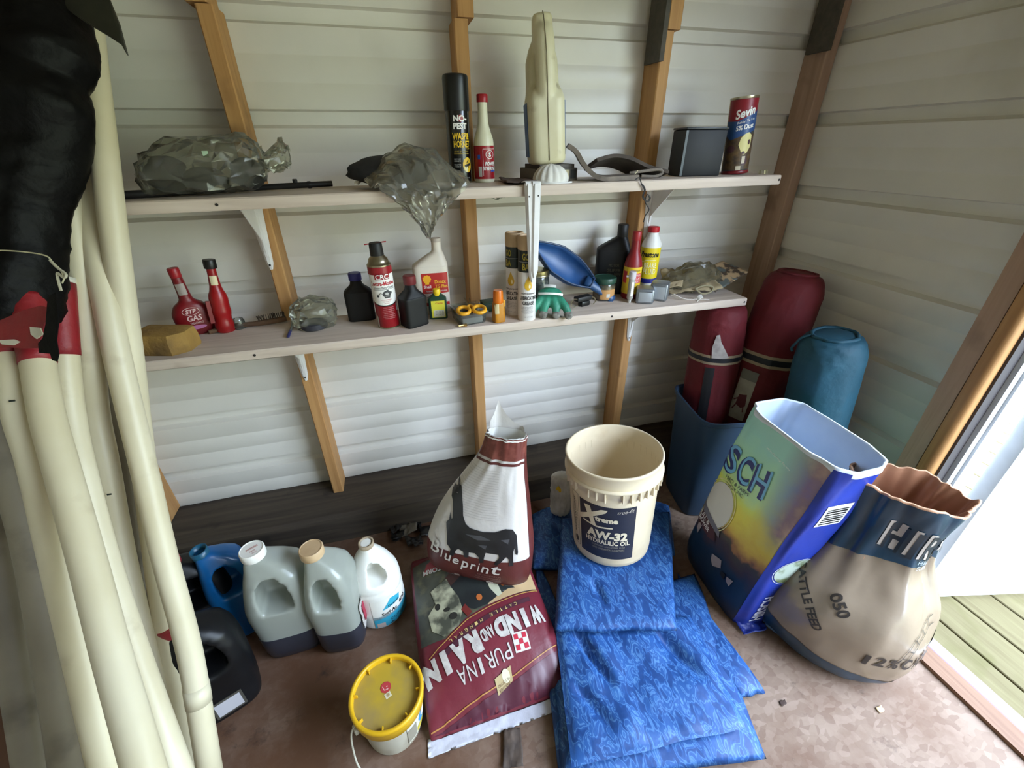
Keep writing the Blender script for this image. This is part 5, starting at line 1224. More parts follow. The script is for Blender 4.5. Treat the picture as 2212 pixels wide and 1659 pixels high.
def word(s0, x0, x1, z0, z1, h, bold, gap=.12):
    n = len(s0); st = (x1-x0)/n; r_ = math.atan2(z1-z0, x1-x0); o_ = []
    for k, ch in enumerate(s0):
        f = (k+.5)/n; o_.append(text2d(ch, st*(1-gap)*(.42 if ch in 'I1' else 1), h, x0+(x1-x0)*f, z0+(z1-z0)*f, rot=r_, bold=bold))
    return o_
decal('lettering', join2d(*word('WIND', -.172, -.020, .336, .352, .050, .07, .04), *word('RAIN', .024, .190, .362, .402, .054, .07, .04), *word('AND', -.018, .022, .350, .360, .030, .04, .04)), B(.0030), mat('worn white ink', '#c3bfb6', .5, 0, '#a89c98', 60), t, .008, 'large white block lettering')
decal('lettering', join2d(*word('PURINA', -.055, .105, .405, .428, .034, -.0, .16)), B(.0030), M_('#b9b2ac', .5), t, .008, 'thin white serif lettering')
decal('checker_plate', rect2d(-.108, .372, -.064, .416), B(.0026), M_('#c9c0ba', .5), t, .010)
decal('checker_squares', join2d(*[rect2d(-.104+.012*i, .376+.012*j, -.092+.012*i, .388+.012*j) for i in range(3) for j in range(3) if (i+j) % 2 == 0]), B(.0034), M_('#b01c34', .45), t, .010)
decal('gold_line', line2d([(-.185, .418), (-.12, .436), (-.05, .455), (.04, .470), (.11, .482), (.185, .498)], .0022), B(.0030), M_('#a8763c', .45), t, .010)
decal('dark_foot', poly2d([(-.19, .428), (-.12, .446), (-.05, .464), (.04, .478), (.11, .490), (.185, .504), (.185, .545), (-.19, .545)]), B(.0014), mat('dark maroon print', '#4a1c2c', .4, 0, '#52202f', 8), t, .012)
decal('badge', poly2d([(-.040, .436), (.010, .452), (.008, .480), (-.038, .464)]), B(.0036), M_('#a89468', .5), t, .010)
decal('badge_picture', join2d(ell2d(-.022, .452, .011, .013)), B(.0042), M_('#c9c1a4', .5), t, .010)
decal('lettering', join2d(text2d('WEATHER', .036, .006, -.014, .470, rot=.3), text2d('PROTECTED', .036, .005, -.013, .462, rot=.3)), B(.0044), M_('#6b4f30', .5), t, .008)
m_seam = mat('white sewn tape', '#c9c9d2', .6, 0, '#b5b4bc', 20, bump=.2, bscale=60)
sheet('seam_tape', [(-.205, -.004, .545), (.205, -.004, .545), (.208, -.0045, .583), (-.206, -.0045, .583)], m_seam, t, 40, 6, .0, 1, .0025)
for o in (t.children[-1],):
    for v_ in o.data.vertices: v_.co.y = -.004-.006*(.5+.5*nz(v_.co.x*22, v_.co.z*8, 2.))-.004*abs(nz(v_.co.x*60, 1.)); v_.co.z += .006*nz(v_.co.x*15, 3.)
sheet('corner_tape', [(-.205, -.03, .10), (-.16, -.055, .085), (-.175, -.045, .02), (-.23, -.012, .06)], mat('tan tape', '#a8977e', .6, 0, '#c3bdb4', 20), t, 10, 10, .0, 1, .003)

# ---- standing mineral bag ------------------------------------------------------
t = thing('standing_feed_bag', 'white and brown feed bag with a black cow, standing on the maroon bag', 'feed bag', (.135, -.470, .108), (math.radians(-3), math.radians(0), math.radians(-30)))
def wr_s(a, v):
    e = max(0, (v-.35)/.65)
    return .003*nz(cos(a)*3, sin(a)*3, v*6)+e*.007*nz(sin(a)*5+1, cos(a)*3, v*3)
ss = Surf([(0, .150, .050, 0, 0, 3.2), (.008, .168, .066, 0, 0, 3.2), (.05, .176, .076, 0, 0, 3.0), (.12, .174, .078, .003, .004, 2.8), (.20, .158, .072, .012, .010, 2.6), (.28, .132, .062, .028, .018, 2.5), (.35, .104, .052, .046, .026, 2.4), (.41, .080, .044, .062, .032, 2.4), (.46, .066, .036, .074, .036, 2.4), (.515, .058, .030, .082, .040, 2.4)], wr_s)
m_bagw = mat('white woven bag', '#d5d0cb', .42, 0, '#cbc5c0', 8, bump=.08, bscale=60)
ss.mesh('sack', m_bagw, t, 96, 80, True, False, smooth=True)
S_ = lambda off: (lambda a, b: ss.map(a-.0, b, off) if False else ss.map(a-ss.sec(ss.v_of(b))[3]+0, b, off))
# artwork x is measured in the bag frame (shifted neck included)
m_bbrown = mat('brown bag print', '#5f2a26', .42, 0, '#532522', 8, bump=.08, bscale=60)
def band(z0, z1, m_, nm, a0=-pi, a1=pi, off=.001, n=64, k=10):
    g = G(); rows = []
    for i in range(k+1):
        zz = z0+(z1-z0)*i/k; v = ss.v_of(zz); rows.append([ss.P(a0+(a1-a0)*j/n, v, off) for j in range(n+1)])
    for i in range(k):
        pass
    g.v = [p_ for r_ in rows for p_ in r_]; g.f = [(i*(n+1)+j, i*(n+1)+j+1, (i+1)*(n+1)+j+1, (i+1)*(n+1)+j) for i in range(k) for j in range(n)]
    return g.make(nm, m_, t, True)
band(.001, .118, m_bbrown, 'brown_foot')
band(.118, .46, m_bbrown, 'brown_side', pi*.42, pi*1.0, .001, 30, 24)
band(.118, .46, mat('dull brown side', '#55302c', .5), 'brown_side', -pi*1.0, -pi*.62, .001, 20, 24)
band(.448, .514, mat('mottled brown print', '#6b332b', .42, 0, '#7d443a', 40, .45, .6), 'brown_neck', off=.0012)
band(.432, .440, m_bbrown, 'brown_stripe', off=.0012, k=2)
band(.507, .511, K['white'], 'white_stripe', off=.0018, k=2)
cow = [(-.098, .105), (-.093, .135), (-.108, .15), (-.106, .185), (-.112, .225), (-.100, .238), (-.098, .262), (-.092, .242), (-.086, .246), (-.090, .30), (-.106, .318), (-.102, .334), (-.084, .342), (-.080, .362), (-.072, .352), (-.060, .352), (-.052, .30), (-.048, .265), (-.036, .240), (-.020, .230), (.03, .225), (.07, .230), (.105, .244), (.128, .243), (.142, .222), (.146, .19), (.150, .160), (.148, .150), (.142, .156), (.138, .185), (.134, .165), (.136, .135), (.138, .110), (.124, .108), (.122, .135), (.112, .145), (.096, .125), (.080, .108), (.070, .112), (.088, .140), (.085, .152), (.040, .152), (.034, .130), (.032, .110), (.018, .108), (.014, .130), (.0, .142), (-.022, .140), (-.024, .118), (-.040, .116), (-.044, .138), (-.062, .144), (-.072, .135), (-.080, .112)]
decal('black_cow', poly2d([(a*.86+.012, b*.97) for a, b in cow]), S_(.0026), mat('black cow print', '#1b1b1d', .42, 0, '#2b2b2e', 16), t, .012)
decal('cow_sheen', join2d(poly2d([(-.02, .200), (.03, .205), (.06, .195), (.02, .188)]), poly2d([(.02, .172), (.05, .175), (.045, .160)]), poly2d([(.09, .20), (.115, .205), (.11, .188)])), S_(.0034), M_('#4a4a4e', .45), t, .012)
decal('lettering', join2d(*[text2d(ch, w_, h_, xx, zz, rot=-.12, bold=.012, shear=.15) for ch, w_, h_, xx, zz in (('B', .034, .052, -.122, .122), ('l', .008, .048, -.096, .112), ('u', .022, .026, -.076, .096), ('e', .020, .024, -.050, .090), ('p', .024, .040, -.022, .078), ('r', .018, .026, .006, .082), ('i', .006, .036, .024, .086), ('n', .024, .026, .044, .080), ('t', .030, .036, .078, .086))]), S_(.0042), M_('#cfc8c2', .45), t, .008, 'handwritten white lettering')
decal('lettering', join2d(text2d('THE FOUNDATION', .075, .007, .055, .056), text2d('FOR PERFORMANCE', .080, .007, .052, .045), text2d('THROUGH NUTRITION', .084, .007, .050, .034)), S_(.0030), M_('#8f6660', .5), t, .010)
decal('logo_plate', join2d(rect2d(.045, .012, .068, .026)), S_(.0030), M_('#c9bcb8', .5), t, .010)
decal('logo_mark', line2d([(.048, .016), (.055, .022), (.060, .019), (.066, .024)], .002), S_(.0038), m_bbrown, t, .010)
decal('logo_plate', rect2d(-.062, .018, -.044, .028), S_(.0030), M_('#9a807a', .5), t, .010)
decal('yellow_mark', poly2d([(-.060, .41), (-.045, .40), (-.040, .425), (-.055, .445)]), S_(.0030), M_('#b0983e', .5), t, .010)
decal('fine_lines', join2d(*[line2d([(-.055+.0*k, .262+.0078*k), (-.02, .258+.0078*k), (.03, .256+.0078*k), (.075, .258+.0078*k)], .0009) for k in range(21)]), S_(.0020), M_('#b3ada8', .5), t, .012)
sheet('side_logo', [(.142, -.020, .27), (.144, -.004, .27), (.138, -.002, .29), (.136, -.018, .29)], M_('#c9bcb8', .5), t, 4, 4, 0, 1, .001)
# white flap standing above the neck
zt = ss.P(0, 1.0).z
V = []; n = 10
for i in range(n+1):
    a = -pi*.62-pi*.72*i/n; p_ = ss.P(a, 1.0, -.001); h_ = .012+.075*max(0, 1-abs(i/n-.30)/.34)
    V += [p_, p_+Vector((.004*sin(i), .002, h_))]
G().add(V, [(2*i, 2*i+2, 2*i+3, 2*i+1) for i in range(n)]).make('back_flap', m_bagw, t, True)
g = G(); g.v = [ss.P(2*pi*j/40, 1-.10*k/3, -.003) for k in range(4) for j in range(40)]; g.f = [(k*40+j, k*40+(j+1) % 40, (k+1)*40+(j+1) % 40, (k+1)*40+j) for k in range(3) for j in range(40)]
g.make('lining', K['white'], t, True)
# ---- blue tarpaulin, folded in layers --------------------------------------------
def tarp_mat():
    M = bpy.data.materials.new('blue tarpaulin'); M.use_nodes = True; nt = M.node_tree; N = nt.nodes; L = nt.links; b = N['Principled BSDF']
    tc = N.new('ShaderNodeTexCoord'); mp = N.new('ShaderNodeMapping'); mp.inputs['Scale'].default_value = (34, 15, 24); mp.inputs['Rotation'].default_value = (0, 0, .25); L.new(tc.outputs['Object'], mp.inputs[0])
    n = N.new('ShaderNodeTexNoise'); n.inputs['Scale'].default_value = 1.5; n.inputs['Detail'].default_value = 1.5; n.inputs['Distortion'].default_value = 1.0; L.new(mp.outputs[0], n.inputs['Vector'])
    r = N.new('ShaderNodeValToRGB'); e = r.color_ramp.elements; e[0].position = .40; e[0].color = (*lin('#1a3f76'), 1); e[1].position = .78; e[1].color = (*lin('#38679c'), 1)
    for p_, c_ in ((.47, '#224c88'), (.505, '#4974a8'), (.54, '#244e8a'), (.62, '#26528e'), (.66, '#507bac'), (.69, '#2d5b96')):
        q = e.new(p_); q.color = (*lin(c_), 1)
    L.new(n.outputs['Fac'], r.inputs[0]); L.new(r.outputs[0], b.inputs['Base Color']); b.inputs['Roughness'].default_value = .5; b.inputs['Specular IOR Level'].default_value = .35
    n2 = N.new('ShaderNodeTexNoise'); n2.inputs['Scale'].default_value = 26; n2.inputs['Detail'].default_value = 5; L.new(tc.outputs['Object'], n2.inputs['Vector'])
    bp = N.new('ShaderNodeBump'); bp.inputs['Strength'].default_value = .35; bp.inputs['Distance'].default_value = .006; L.new(n2.outputs['Fac'], bp.inputs['Height']); L.new(bp.outputs[0], b.inputs['Normal'])
    return M
m_tarp = tarp_mat()
tarp = thing('tarpaulin', 'blue tarpaulin folded in thick layers under the white bucket', 'tarp', (.52, -.70, 0)); tl = Vector(tarp.location)
def fold(corners, z0, z1, seed, wrink=.008, nu=44, nv=44, edge=6.0, creases=()):
    c = [Vector((q[0], q[1], 0)) for q in corners]; g = G(); n = nu+1
    def pt(u, v, top):
        # slightly wavy outline
        uu = u+.012*nz(v*4, seed, 1.)*(1-abs(2*u-1)*0); vv = v+.012*nz(u*4, seed, 5.)
        p = c[0]*(1-uu)*(1-vv)+c[1]*uu*(1-vv)+c[2]*uu*vv+c[3]*(1-uu)*vv
        rim = (1-abs(2*u-1)**edge)*(1-abs(2*v-1)**edge); rim = max(0., rim)**.5
        h = wrink*(nz(p.x*7+seed, p.y*4, seed)+.5*nz(p.x*16, p.y*10+seed, 2.)+.7*(abs(nz(p.x*9+p.y*4, p.y*2.2, seed*3.1))-.25))
        for (ax, ay, bx, by, dp, wd) in creases:
            A, Bv = Vector((ax, ay, 0)), Vector((bx, by, 0)); d_ = Bv-A; tt = max(0, min(1, (p-A).dot(d_)/d_.length_squared)); ds = (p-(A+d_*tt)).length
            h -= dp*math.exp(-(ds/wd)**2)*sin(pi*min(1, tt*1.15+.02))
        zm = (z0+z1)/2
        return p+Vector((0, 0, (zm+(z1-zm)*rim+h*rim) if top else (zm-(zm-z0)*rim)))-tl
    top = [pt(j/nu, i/nv, True) for i in range(nv+1) for j in range(n)]; bot = [pt(j/nu, i/nv, False) for i in range(nv+1) for j in range(n)]
    k = len(top); F = []
    for i in range(nv):
        for j in range(nu):
            a = i*n+j; F += [(a, a+1, a+n+1, a+n), (k+a+n, k+a+n+1, k+a+1, k+a)]
    for j in range(nu): F += [(j+1, j, k+j, k+j+1), (nv*n+j, nv*n+j+1, k+nv*n+j+1, k+nv*n+j)]
    for i in range(nv): a = i*n; F += [(a, a+n, k+a+n, k+a), (a+nu+n, a+nu, k+a+nu, k+a+nu+n)]
    return obj('fold', top+bot, F, m_tarp, tarp, True)
zq = lambda x, y, z: on_z(x, y, z)
fold([zq(1215, 1700, .02), zq(1655, 1640, .02), zq(1500, 1240, .02), zq(1185, 1330, .02)], 0.001, .045, 1., .006)
fold([zq(1235, 1660, .06), zq(1612, 1572, .06), zq(1490, 1330, .06), zq(1198, 1350, .06)], .045, .082, 2., .016,
     creases=[(.36, -.74, .42, -.95, .034, .013), (.60, -.78, .66, -1.0, .022, .016), (.30, -.86, .38, -1.03, .020, .012)])
fold([zq(1198, 1366, .10), zq(1462, 1362, .10), zq(1446, 1105, .10), zq(1212, 1120, .10)], .082, .118, 3., .008, creases=[(.47, -.62, .48, -.74, .018, .010)])
fold([zq(1480, 1420, .01), zq(1600, 1512, .01), zq(1652, 1500, .01), zq(1462, 1240, .01)], .001, .035, 4., .010)
fold([zq(1150, 1230, .03), zq(1260, 1230, .03), zq(1262, 1070, .03), zq(1150, 1110, .03)], .001, .055, 5., .016)
fold([zq(1400, 1210, .03), zq(1458, 1200, .03), zq(1446, 1095, .03), zq(1380, 1075, .03)], .001, .060, 6., .016)
fold([zq(1205, 1660, .01), zq(1245, 1700, .01), zq(1215, 1330, .01), zq(1150, 1180, .01)], .001, .022, 7., .008)

# ---- hydraulic oil bucket ------------------------------------------------------
t = thing('oil_bucket', 'open cream five-gallon hydraulic oil bucket standing on the blue tarpaulin', 'bucket', (.604, -.492, .119))
t.rotation_euler = (Matrix.Rotation(math.radians(-4.5), 3, 'X') @ Matrix.Rotation(math.radians(-2.5), 3, 'Y') @ Matrix.Rotation(face((.604, -.492), -3), 3, 'Z')).to_euler()
m_bk = mat('aged cream bucket', '#dccdb0', .42, 0, '#d2c09e', 5, dirt='#b59a74', dscale=6, dlo=.58, dhi=.85)
rb = lambda z_: .131+.0165*z_/.375
H_ = .378
G().lathe([(.124, .0), (.130, .004), (rb(.02), .02), (rb(.28), .28), (rb(.30)+.001, .30), (rb(.30)+.0035, .302), (rb(.32)+.0035, .328), (rb(.33)+.0045, .332), (.1505, .340), (.1515, .368), (.1535, .3705), (.1535, .376), (.1515, H_), (.1475, H_), (.1455, .374), (.1440, .30), (.127, .010), (.0, .008)], 80, (0, 0, 0), True, False).make('pail_wall', m_bk, t, True)
for k in range(36):
    a = 2*pi*k/36; hgt = .026 if k % 3 else .034
    if nz(k*1.7, 3.3) < -.28: continue
    o = bevelled('rib', (-.0022, -rb(.31)-.0095, .302-hgt*.6), (.0022, -rb(.31)+.001, .304+.022), m_bk, t, .0008, 1); o.rotation_euler = (0, 0, a)
G().lathe([(rb(.31)+.0095, .3195), (rb(.31)+.0115, .321), (rb(.31)+.0115, .327), (rb(.31)+.003, .330)], 80, (0, 0, 0), False, False).make('band', m_bk, t, True)
cf = lambda off, a0=0.: (lambda x_, z_: Vector(((rb(z_)+off)*sin(x_/.14+a0), -(rb(z_)+off)*cos(x_/.14+a0), z_)))
f0, f1, f2 = cf(.0008), cf(.0014), cf(.0020)
m_lab = mat('scuffed navy label', '#23232c', .45, 0, '#2b2b34', 14, dirt='#77705f', dscale=24, dlo=.66, dhi=.74)
decal('label', rect2d(-.088, .040, .095, .262), f0, m_lab, t, .012)
m_cream = M_('#d8cbae', .45)
decal('logo_cross', join2d(poly2d([(-.070, .248), (-.048, .250), (-.026, .170), (-.044, .176), (-.050, .196)]), poly2d([(-.090, .190), (-.084, .180), (.002, .238), (.008, .250), (-.012, .248), (-.088, .198)]), line2d([(-.074, .181), (-.02, .174), (.024, .178)], .006)), f1, m_cream, t, .010)
decal('lettering', join2d(text2d('treme', .072, .020, .004, .208, bold=.05)), f2, m_cream, t, .008, 'cream logo lettering')
decal('lettering', text2d('true-fit', .052, .014, .062, .246, rot=.1, shear=.4), f1, M_('#b9b0a0', .5), t, .008)
decal('lettering', join2d(text2d('AW-32', .132, .036, .006, .142, rot=-.02, bold=.05), text2d('HYDRAULIC OIL', .146, .019, .008, .112, bold=.035)), f1, m_cream, t, .008, 'cream block lettering')
decal('lettering', join2d(text2d('CONTAINS ANTI-WEAR, RUST', .110, .008, .012, .093), text2d('AND OXIDATION INHIBITORS', .106, .008, .012, .081)), f1, M_('#8d8574', .5), t, .010)
decal('side_border', join2d(line2d([(-.128, .046), (-.128, .266), (-.096, .266), (-.096, .046), (-.128, .046)], .0016)), f0, M_('#3b382f', .5), t, .010)
decal('side_lettering', join2d(text2d('INDUSTRIAL OIL COMPANY', .150, .010, -.117, .168, rot=pi/2, bold=.02), text2d('Lubricants and Specialties', .120, .006, -.104, .175, rot=pi/2), ell2d(-.113, .066, .009, .014)), f0, M_('#4a463c', .5), t, .010)

# crumpled white paper cup behind the bucket
q = on_y(1212, 1050, -.26)
t = thing('crumpled_cup', 'crumpled white paper bag with a yellow spot behind the bucket', 'paper bag', (q.x, -.27, .055))
s = Surf([(0, .030, .028, 0, 0, 2), (.02, .042, .035, 0, 0, 2), (.09, .046, .036, .004, 0, 2), (.15, .044, .034, 0, 0, 2), (.185, .036, .028, -.004, 0, 2), (.192, .02, .016, -.004, 0, 2)], crumple(.007, 3, 7, 4.))
s.mesh('paper', mat('white crumpled paper', '#d3d0c8', .7, 0, '#a8a49b', 20), t, 60, 40, smooth=True)
decal('yellow_spot', ell2d(-.024, .150, .008, .012), lambda a, b: s.map(a, b, .002), K['yellow'], t, .005)

# ---- blue bin with rolled camp chairs -------------------------------------------
t = thing('blue_bin', 'tall slate-blue plastic bin in the corner holding rolled chairs', 'bin', (1.150, -.300, .001), (0, 0, math.radians(-10)))
m_bin = mat('slate blue plastic', '#2a4056', .45, 0, '#24384c', 6)
def rr(z_, w_, d_, n=6, k=48): return [(w_*sgn(cos(2*pi*j/k), 2/n), d_*sgn(sin(2*pi*j/k), 2/n), z_) for j in range(k)]
G().loft([rr(.0, .128, .110), rr(.004, .132, .114), rr(.46, .158, .142), rr(.468, .166, .150), rr(.482, .167, .151), rr(.484, .162, .146), rr(.478, .156, .140), rr(.012, .128, .110)], True, True).make('shell', m_bin, t, 'auto')
def roll(label, name, p0, p1, r, m_, seed, r_top=None, flat=1.0):
    p0, p1 = Vector(p0), Vector(p1); ax = p1-p0; L_ = ax.length
    t = thing(name, label, 'camp chair bag', p0); t.rotation_euler = ax.to_track_quat('Z', 'Y').to_euler()
    s = Surf([(0, r*.80, r*.80*flat, 0, 0, 2), (L_*.02, r*.93, r*.93*flat, 0, 0, 2), (L_*.15, r, r*flat, 0, 0, 2.1), (L_*.5, r*1.02, r*1.02*flat, 0, 0, 2.1), (L_*.85, r, r*flat, 0, 0, 2.1), (L_*.94, r*.95, r*.95*flat, 0, 0, 2.1), (L_*.985, r*.80, r*.80*flat, 0, 0, 2), (L_, r*.45, r*.45*flat, 0, 0, 2)], lambda a, v: .004*nz(cos(a)*2+seed, sin(a)*2, v*7)+.0025*nz(cos(a)*7, sin(a)*7+seed, v*18))
    s.mesh('sleeve', m_, t, 64, 60, smooth=True); return t, s, L_
m_rednyl = mat('red nylon', '#660e18', .75, 0, '#580c15', 10, bump=.25, bscale=40)
m_teal = mat('teal nylon', '#0d4456', .7, 0, '#0b3b4b', 10, bump=.25, bscale=40)
def rband(t, s, L_, f0_, f1_, m_, nm, off=.0025):
    z0, z1 = f0_*L_, f1_*L_
    g = G(); n = 56; g.v = [s.P(2*pi*j/n, s.v_of(z0+(z1-z0)*i/3), off) for i in range(4) for j in range(n)]
    g.f = [(i*n+j, i*n+(j+1) % n, (i+1)*n+(j+1) % n, (i+1)*n+j) for i in range(3) for j in range(n)]
    g.make(nm, m_, t, True)
def hoop(g_args): pass
m_tanw = M_('#98866e', .75)
t1, s1, L1 = roll('red camp chair bag under the shelf end, with a torn paper tag', 'camp_chair_bag', (1.150, -.225, .03), (1.140, -.165, .830), .090, m_rednyl, 1.)
for (a, b), m_, nm, off in (((.735, .780), m_tanw, 'tan_band', .002), ((.747, .768), M_('#15151c', .6), 'black_band', .0032)): rband(t1, s1, L1, a, b, m_, nm, off)
tk = lambda t_, s_, px, yy: (t_.matrix_basis.inverted() @ on_y(*px, yy))
def camang(t_): # local angle that faces the camera
    bpy.context.view_layer.update()
    c = t_.matrix_world.inverted() @ CAM; return math.atan2(c.x, -c.y)
a1 = camang(t1)
decal('paper_tag', poly2d([(-.018, .770*L1), (-.022, .82*L1), (-.014, .88*L1), (-.004, .885*L1), (.004, .85*L1), (.040, .775*L1), (.020, .77*L1)]), lambda a, b: s1.map(a, b, .006, 'arc', a1+.12), mat('torn paper', '#b3aba6', .7, 0, '#8e8580', 40), t1, .008)
decal('black_strap', rect2d(-.022, .38*L1, .012, .720*L1), lambda a, b: s1.map(a, b, .003, 'arc', a1-.02), M_('#141318', .6), t1, .010)
t2, s2, L2 = roll('larger red camp chair bag leaning right, with a paper tag showing a chair', 'camp_chair_bag', (1.265, -.275, .03), (1.350, -.245, .945), .100, m_rednyl, 4.)
for (a, b), m_, nm, off in (((.640, .690), m_tanw, 'tan_band', .002), ((.653, .677), M_('#15151c', .6), 'black_band', .0032)): rband(t2, s2, L2, a, b, m_, nm, off)
a2 = camang(t2)
decal('chair_tag', rect2d(-.030, .39*L2, .026, .612*L2), lambda a, b: s2.map(a, b, .004, 'arc', a2-.32), mat('printed tag', '#a89f92', .6, 0, '#978d80', 30), t2, .010)
decal('chair_picture', join2d(poly2d([(-.012, .50*L2), (.012, .51*L2), (.018, .46*L2), (.006, .445*L2), (-.014, .455*L2)]), line2d([(-.012, .455*L2), (-.02, .43*L2)], .004), line2d([(.012, .455*L2), (.016, .43*L2)], .004), line2d([(-.024, .47*L2), (-.012, .485*L2)], .004)), lambda a, b: s2.map(a, b, .005, 'arc', a2-.32), M_('#5b2028', .6), t2, .010)
decal('tag_heading', rect2d(-.030, .57*L2, .026, .612*L2), lambda a, b: s2.map(a, b, .005, 'arc', a2-.32), M_('#6e6a62', .6), t2, .010)
G().tube([s2.P(2*pi*j/40, .955, .004+.004*nz(j*.9, 2)) for j in range(41)], .006, 8).make('drawstring_hem', m_rednyl, t2, True)
t3, s3, L3 = roll('teal camp chair bag standing against the right wall', 'camp_chair_bag', (1.355, -.545, .012), (1.265, -.510, .830), .092, m_teal, 7.)
a3 = camang(t3)
G().tube([s3.P(2*pi*j/40, .935, .003+.005*nz(j*.9, 5)) for j in range(41)], .006, 8).make('drawstring_hem', m_teal, t3, True)
decal('white_tag', poly2d([(-.030, .66*L3), (-.020, .685*L3), (-.018, .635*L3)]), lambda a, b: s3.map(a, b, .004, 'arc', a3-.1), K['white'], t3, .008)
G().tube(spline([s3.P(a3-1.15, .93, .006), s3.P(a3-1.25, .85, .010), s3.P(a3-1.3, .76, .008), s3.P(a3-1.35, .70, .014), s3.P(a3-1.3, .66, .010)], 6), .004, 8).make('drawstring', m_teal, t3, True)

# ---- printed scenic feed bag ------------------------------------------------------
def scenic():
    M = bpy.data.materials.new('printed farm scene'); M.use_nodes = True; nt = M.node_tree; N = nt.nodes; L = nt.links; b = N['Principled BSDF']
    tc = N.new('ShaderNodeTexCoord'); sx = N.new('ShaderNodeSeparateXYZ'); L.new(tc.outputs['Object'], sx.inputs[0])
    n = N.new('ShaderNodeTexNoise'); n.inputs['Scale'].default_value = 12; n.inputs['Detail'].default_value = 4; L.new(tc.outputs['Object'], n.inputs['Vector'])
    # height + noise drives the painting's colour bands
    a = N.new('ShaderNodeMath'); a.operation = 'MULTIPLY_ADD'; a.inputs[1].default_value = .16; a.inputs[2].default_value = -.08; L.new(n.outputs['Fac'], a.inputs[0])
    c = N.new('ShaderNodeMath'); c.operation = 'ADD'; L.new(sx.outputs[2], c.inputs[0]); L.new(a.outputs[0], c.inputs[1])
    d = N.new('ShaderNodeMath'); d.operation = 'DIVIDE'; d.inputs[1].default_value = .66; L.new(c.outputs[0], d.inputs[0])
    r = N.new('ShaderNodeValToRGB'); e = r.color_ramp.elements; e[0].position = .0; e[0].color = (*lin('#12253c'), 1); e[1].position = 1; e[1].color = (*lin('#9fd0c4'), 1)
    for p_, c_ in ((.24, '#142a40'), (.30, '#3b2a2e'), (.345, '#3f3a2c'), (.36, '#8a5c34'), (.42, '#c4a040'), (.50, '#d6c848'), (.57, '#ccd866'), (.63, '#b2d8a0'), (.74, '#aadcb6'), (.86, '#9cd4c6')):
        q = e.new(p_); q.color = (*lin(c_), 1)
    L.new(d.outputs[0], r.inputs[0])
    # purple and brown clouds towards the right-hand edge of the panel
    n2 = N.new('ShaderNodeTexNoise'); n2.inputs['Scale'].default_value = 9; n2.inputs['Detail'].default_value = 5; L.new(tc.outputs['Object'], n2.inputs['Vector'])
    r2 = N.new('ShaderNodeValToRGB'); e2 = r2.color_ramp.elements; e2[0].position = .32; e2[0].color = (*lin('#6f66a8'), 1); e2[1].position = .7; e2[1].color = (*lin('#c7a88a'), 1); q = e2.new(.5); q.color = (*lin('#8a7280'), 1)
    L.new(n2.outputs['Fac'], r2.inputs[0])
    m1 = N.new('ShaderNodeMapRange'); m1.inputs[1].default_value = .03; m1.inputs[2].default_value = .12; L.new(sx.outputs[0], m1.inputs[0])
    m2 = N.new('ShaderNodeMapRange'); m2.inputs[1].default_value = .30; m2.inputs[2].default_value = .38; L.new(c.outputs[0], m2.inputs[0])
    mm = N.new('ShaderNodeMath'); mm.operation = 'MULTIPLY'; L.new(m1.outputs[0], mm.inputs[0]); L.new(m2.outputs[0], mm.inputs[1])
    mx = N.new('ShaderNodeMixRGB'); L.new(mm.outputs[0], mx.inputs[0]); L.new(r.outputs[0], mx.inputs[1]); L.new(r2.outputs[0], mx.inputs[2])
    L.new(mx.outputs[0], b.inputs['Base Color']); b.inputs['Roughness'].default_value = .4
    n3 = N.new('ShaderNodeTexNoise'); n3.inputs['Scale'].default_value = 30; L.new(tc.outputs['Object'], n3.inputs['Vector'])
    bp = N.new('ShaderNodeBump'); bp.inputs['Strength'].default_value = .2; bp.inputs['Distance'].default_value = .004; L.new(n3.outputs['Fac'], bp.inputs['Height']); L.new(bp.outputs[0], b.inputs['Normal'])
    return M
t = thing('scenic_feed_bag', 'open feed bag with a painted farm scene and blue side panel', 'feed bag', (.950, -.690, .001), (0, 0, math.radians(-93)))
def wr_h(a, v): return .004*nz(cos(a)*3, sin(a)*3, v*5)+max(0, v-.55)*.016*nz(cos(a)*2.5+3, sin(a)*2.5, v*2)
hs = Surf([(0, .130, .060, 0, 0, 4), (.01, .148, .075, 0, .003, 4.5), (.08, .158, .086, 0, .012, 5), (.22, .160, .090, 0, .036, 5), (.36, .160, .092, 0, .066, 5), (.48, .164, .092, .004, .086, 5), (.57, .166, .090, .004, .102, 4.5), (.635, .168, .090, .006, .114, 4)], wr_h)
hs.mesh('sack', scenic(), t, 96, 80, True, False, smooth=True)
g = G(); n = 96
g.v = [hs.P(2*pi*j/n, 1-.30*k/6, -.0035) for k in range(7) for j in range(n)]; g.f = [(k*n+j, k*n+(j+1) % n, (k+1)*n+(j+1) % n, (k+1)*n+j) for k in range(6) for j in range(n)]
g.make('lining', mat('pale blue lining', '#c3cfe2', .5, 0, '#b4c2da', 10), t, True)
g = G(); g.v = [hs.P(2*pi*j/n, 1.0, o_)+Vector((0, 0, dz)) for o_, dz in ((-.0035, 0), (-.0035, .004), (.0015, .004), (.0015, -.016)) for j in range(n)]; g.f = [(k*n+j, k*n+(j+1) % n, (k+1)*n+(j+1) % n, (k+1)*n+j) for k in range(3) for j in range(n)]
g.make('white_hem', M_('#d3dbe6', .5), t, True)
lathe_part(t, 'feed', [(.0, .30), (.0, .30)], K['brown'], 8) if False else None
sheet('feed', [(-.10, .03, .30), (.10, .03, .30), (.10, .06, .30), (-.10, .06, .30)], mat('feed pellets', '#4b4030', .9, 0, '#6b5c44', 90), t, 20, 14, .012, 20, .01, 3.)
Hf = lambda off: (lambda a, b: hs.map(a, b, off))
Hs = lambda off: (lambda a, b: hs.map(a, b, off, 'side'))
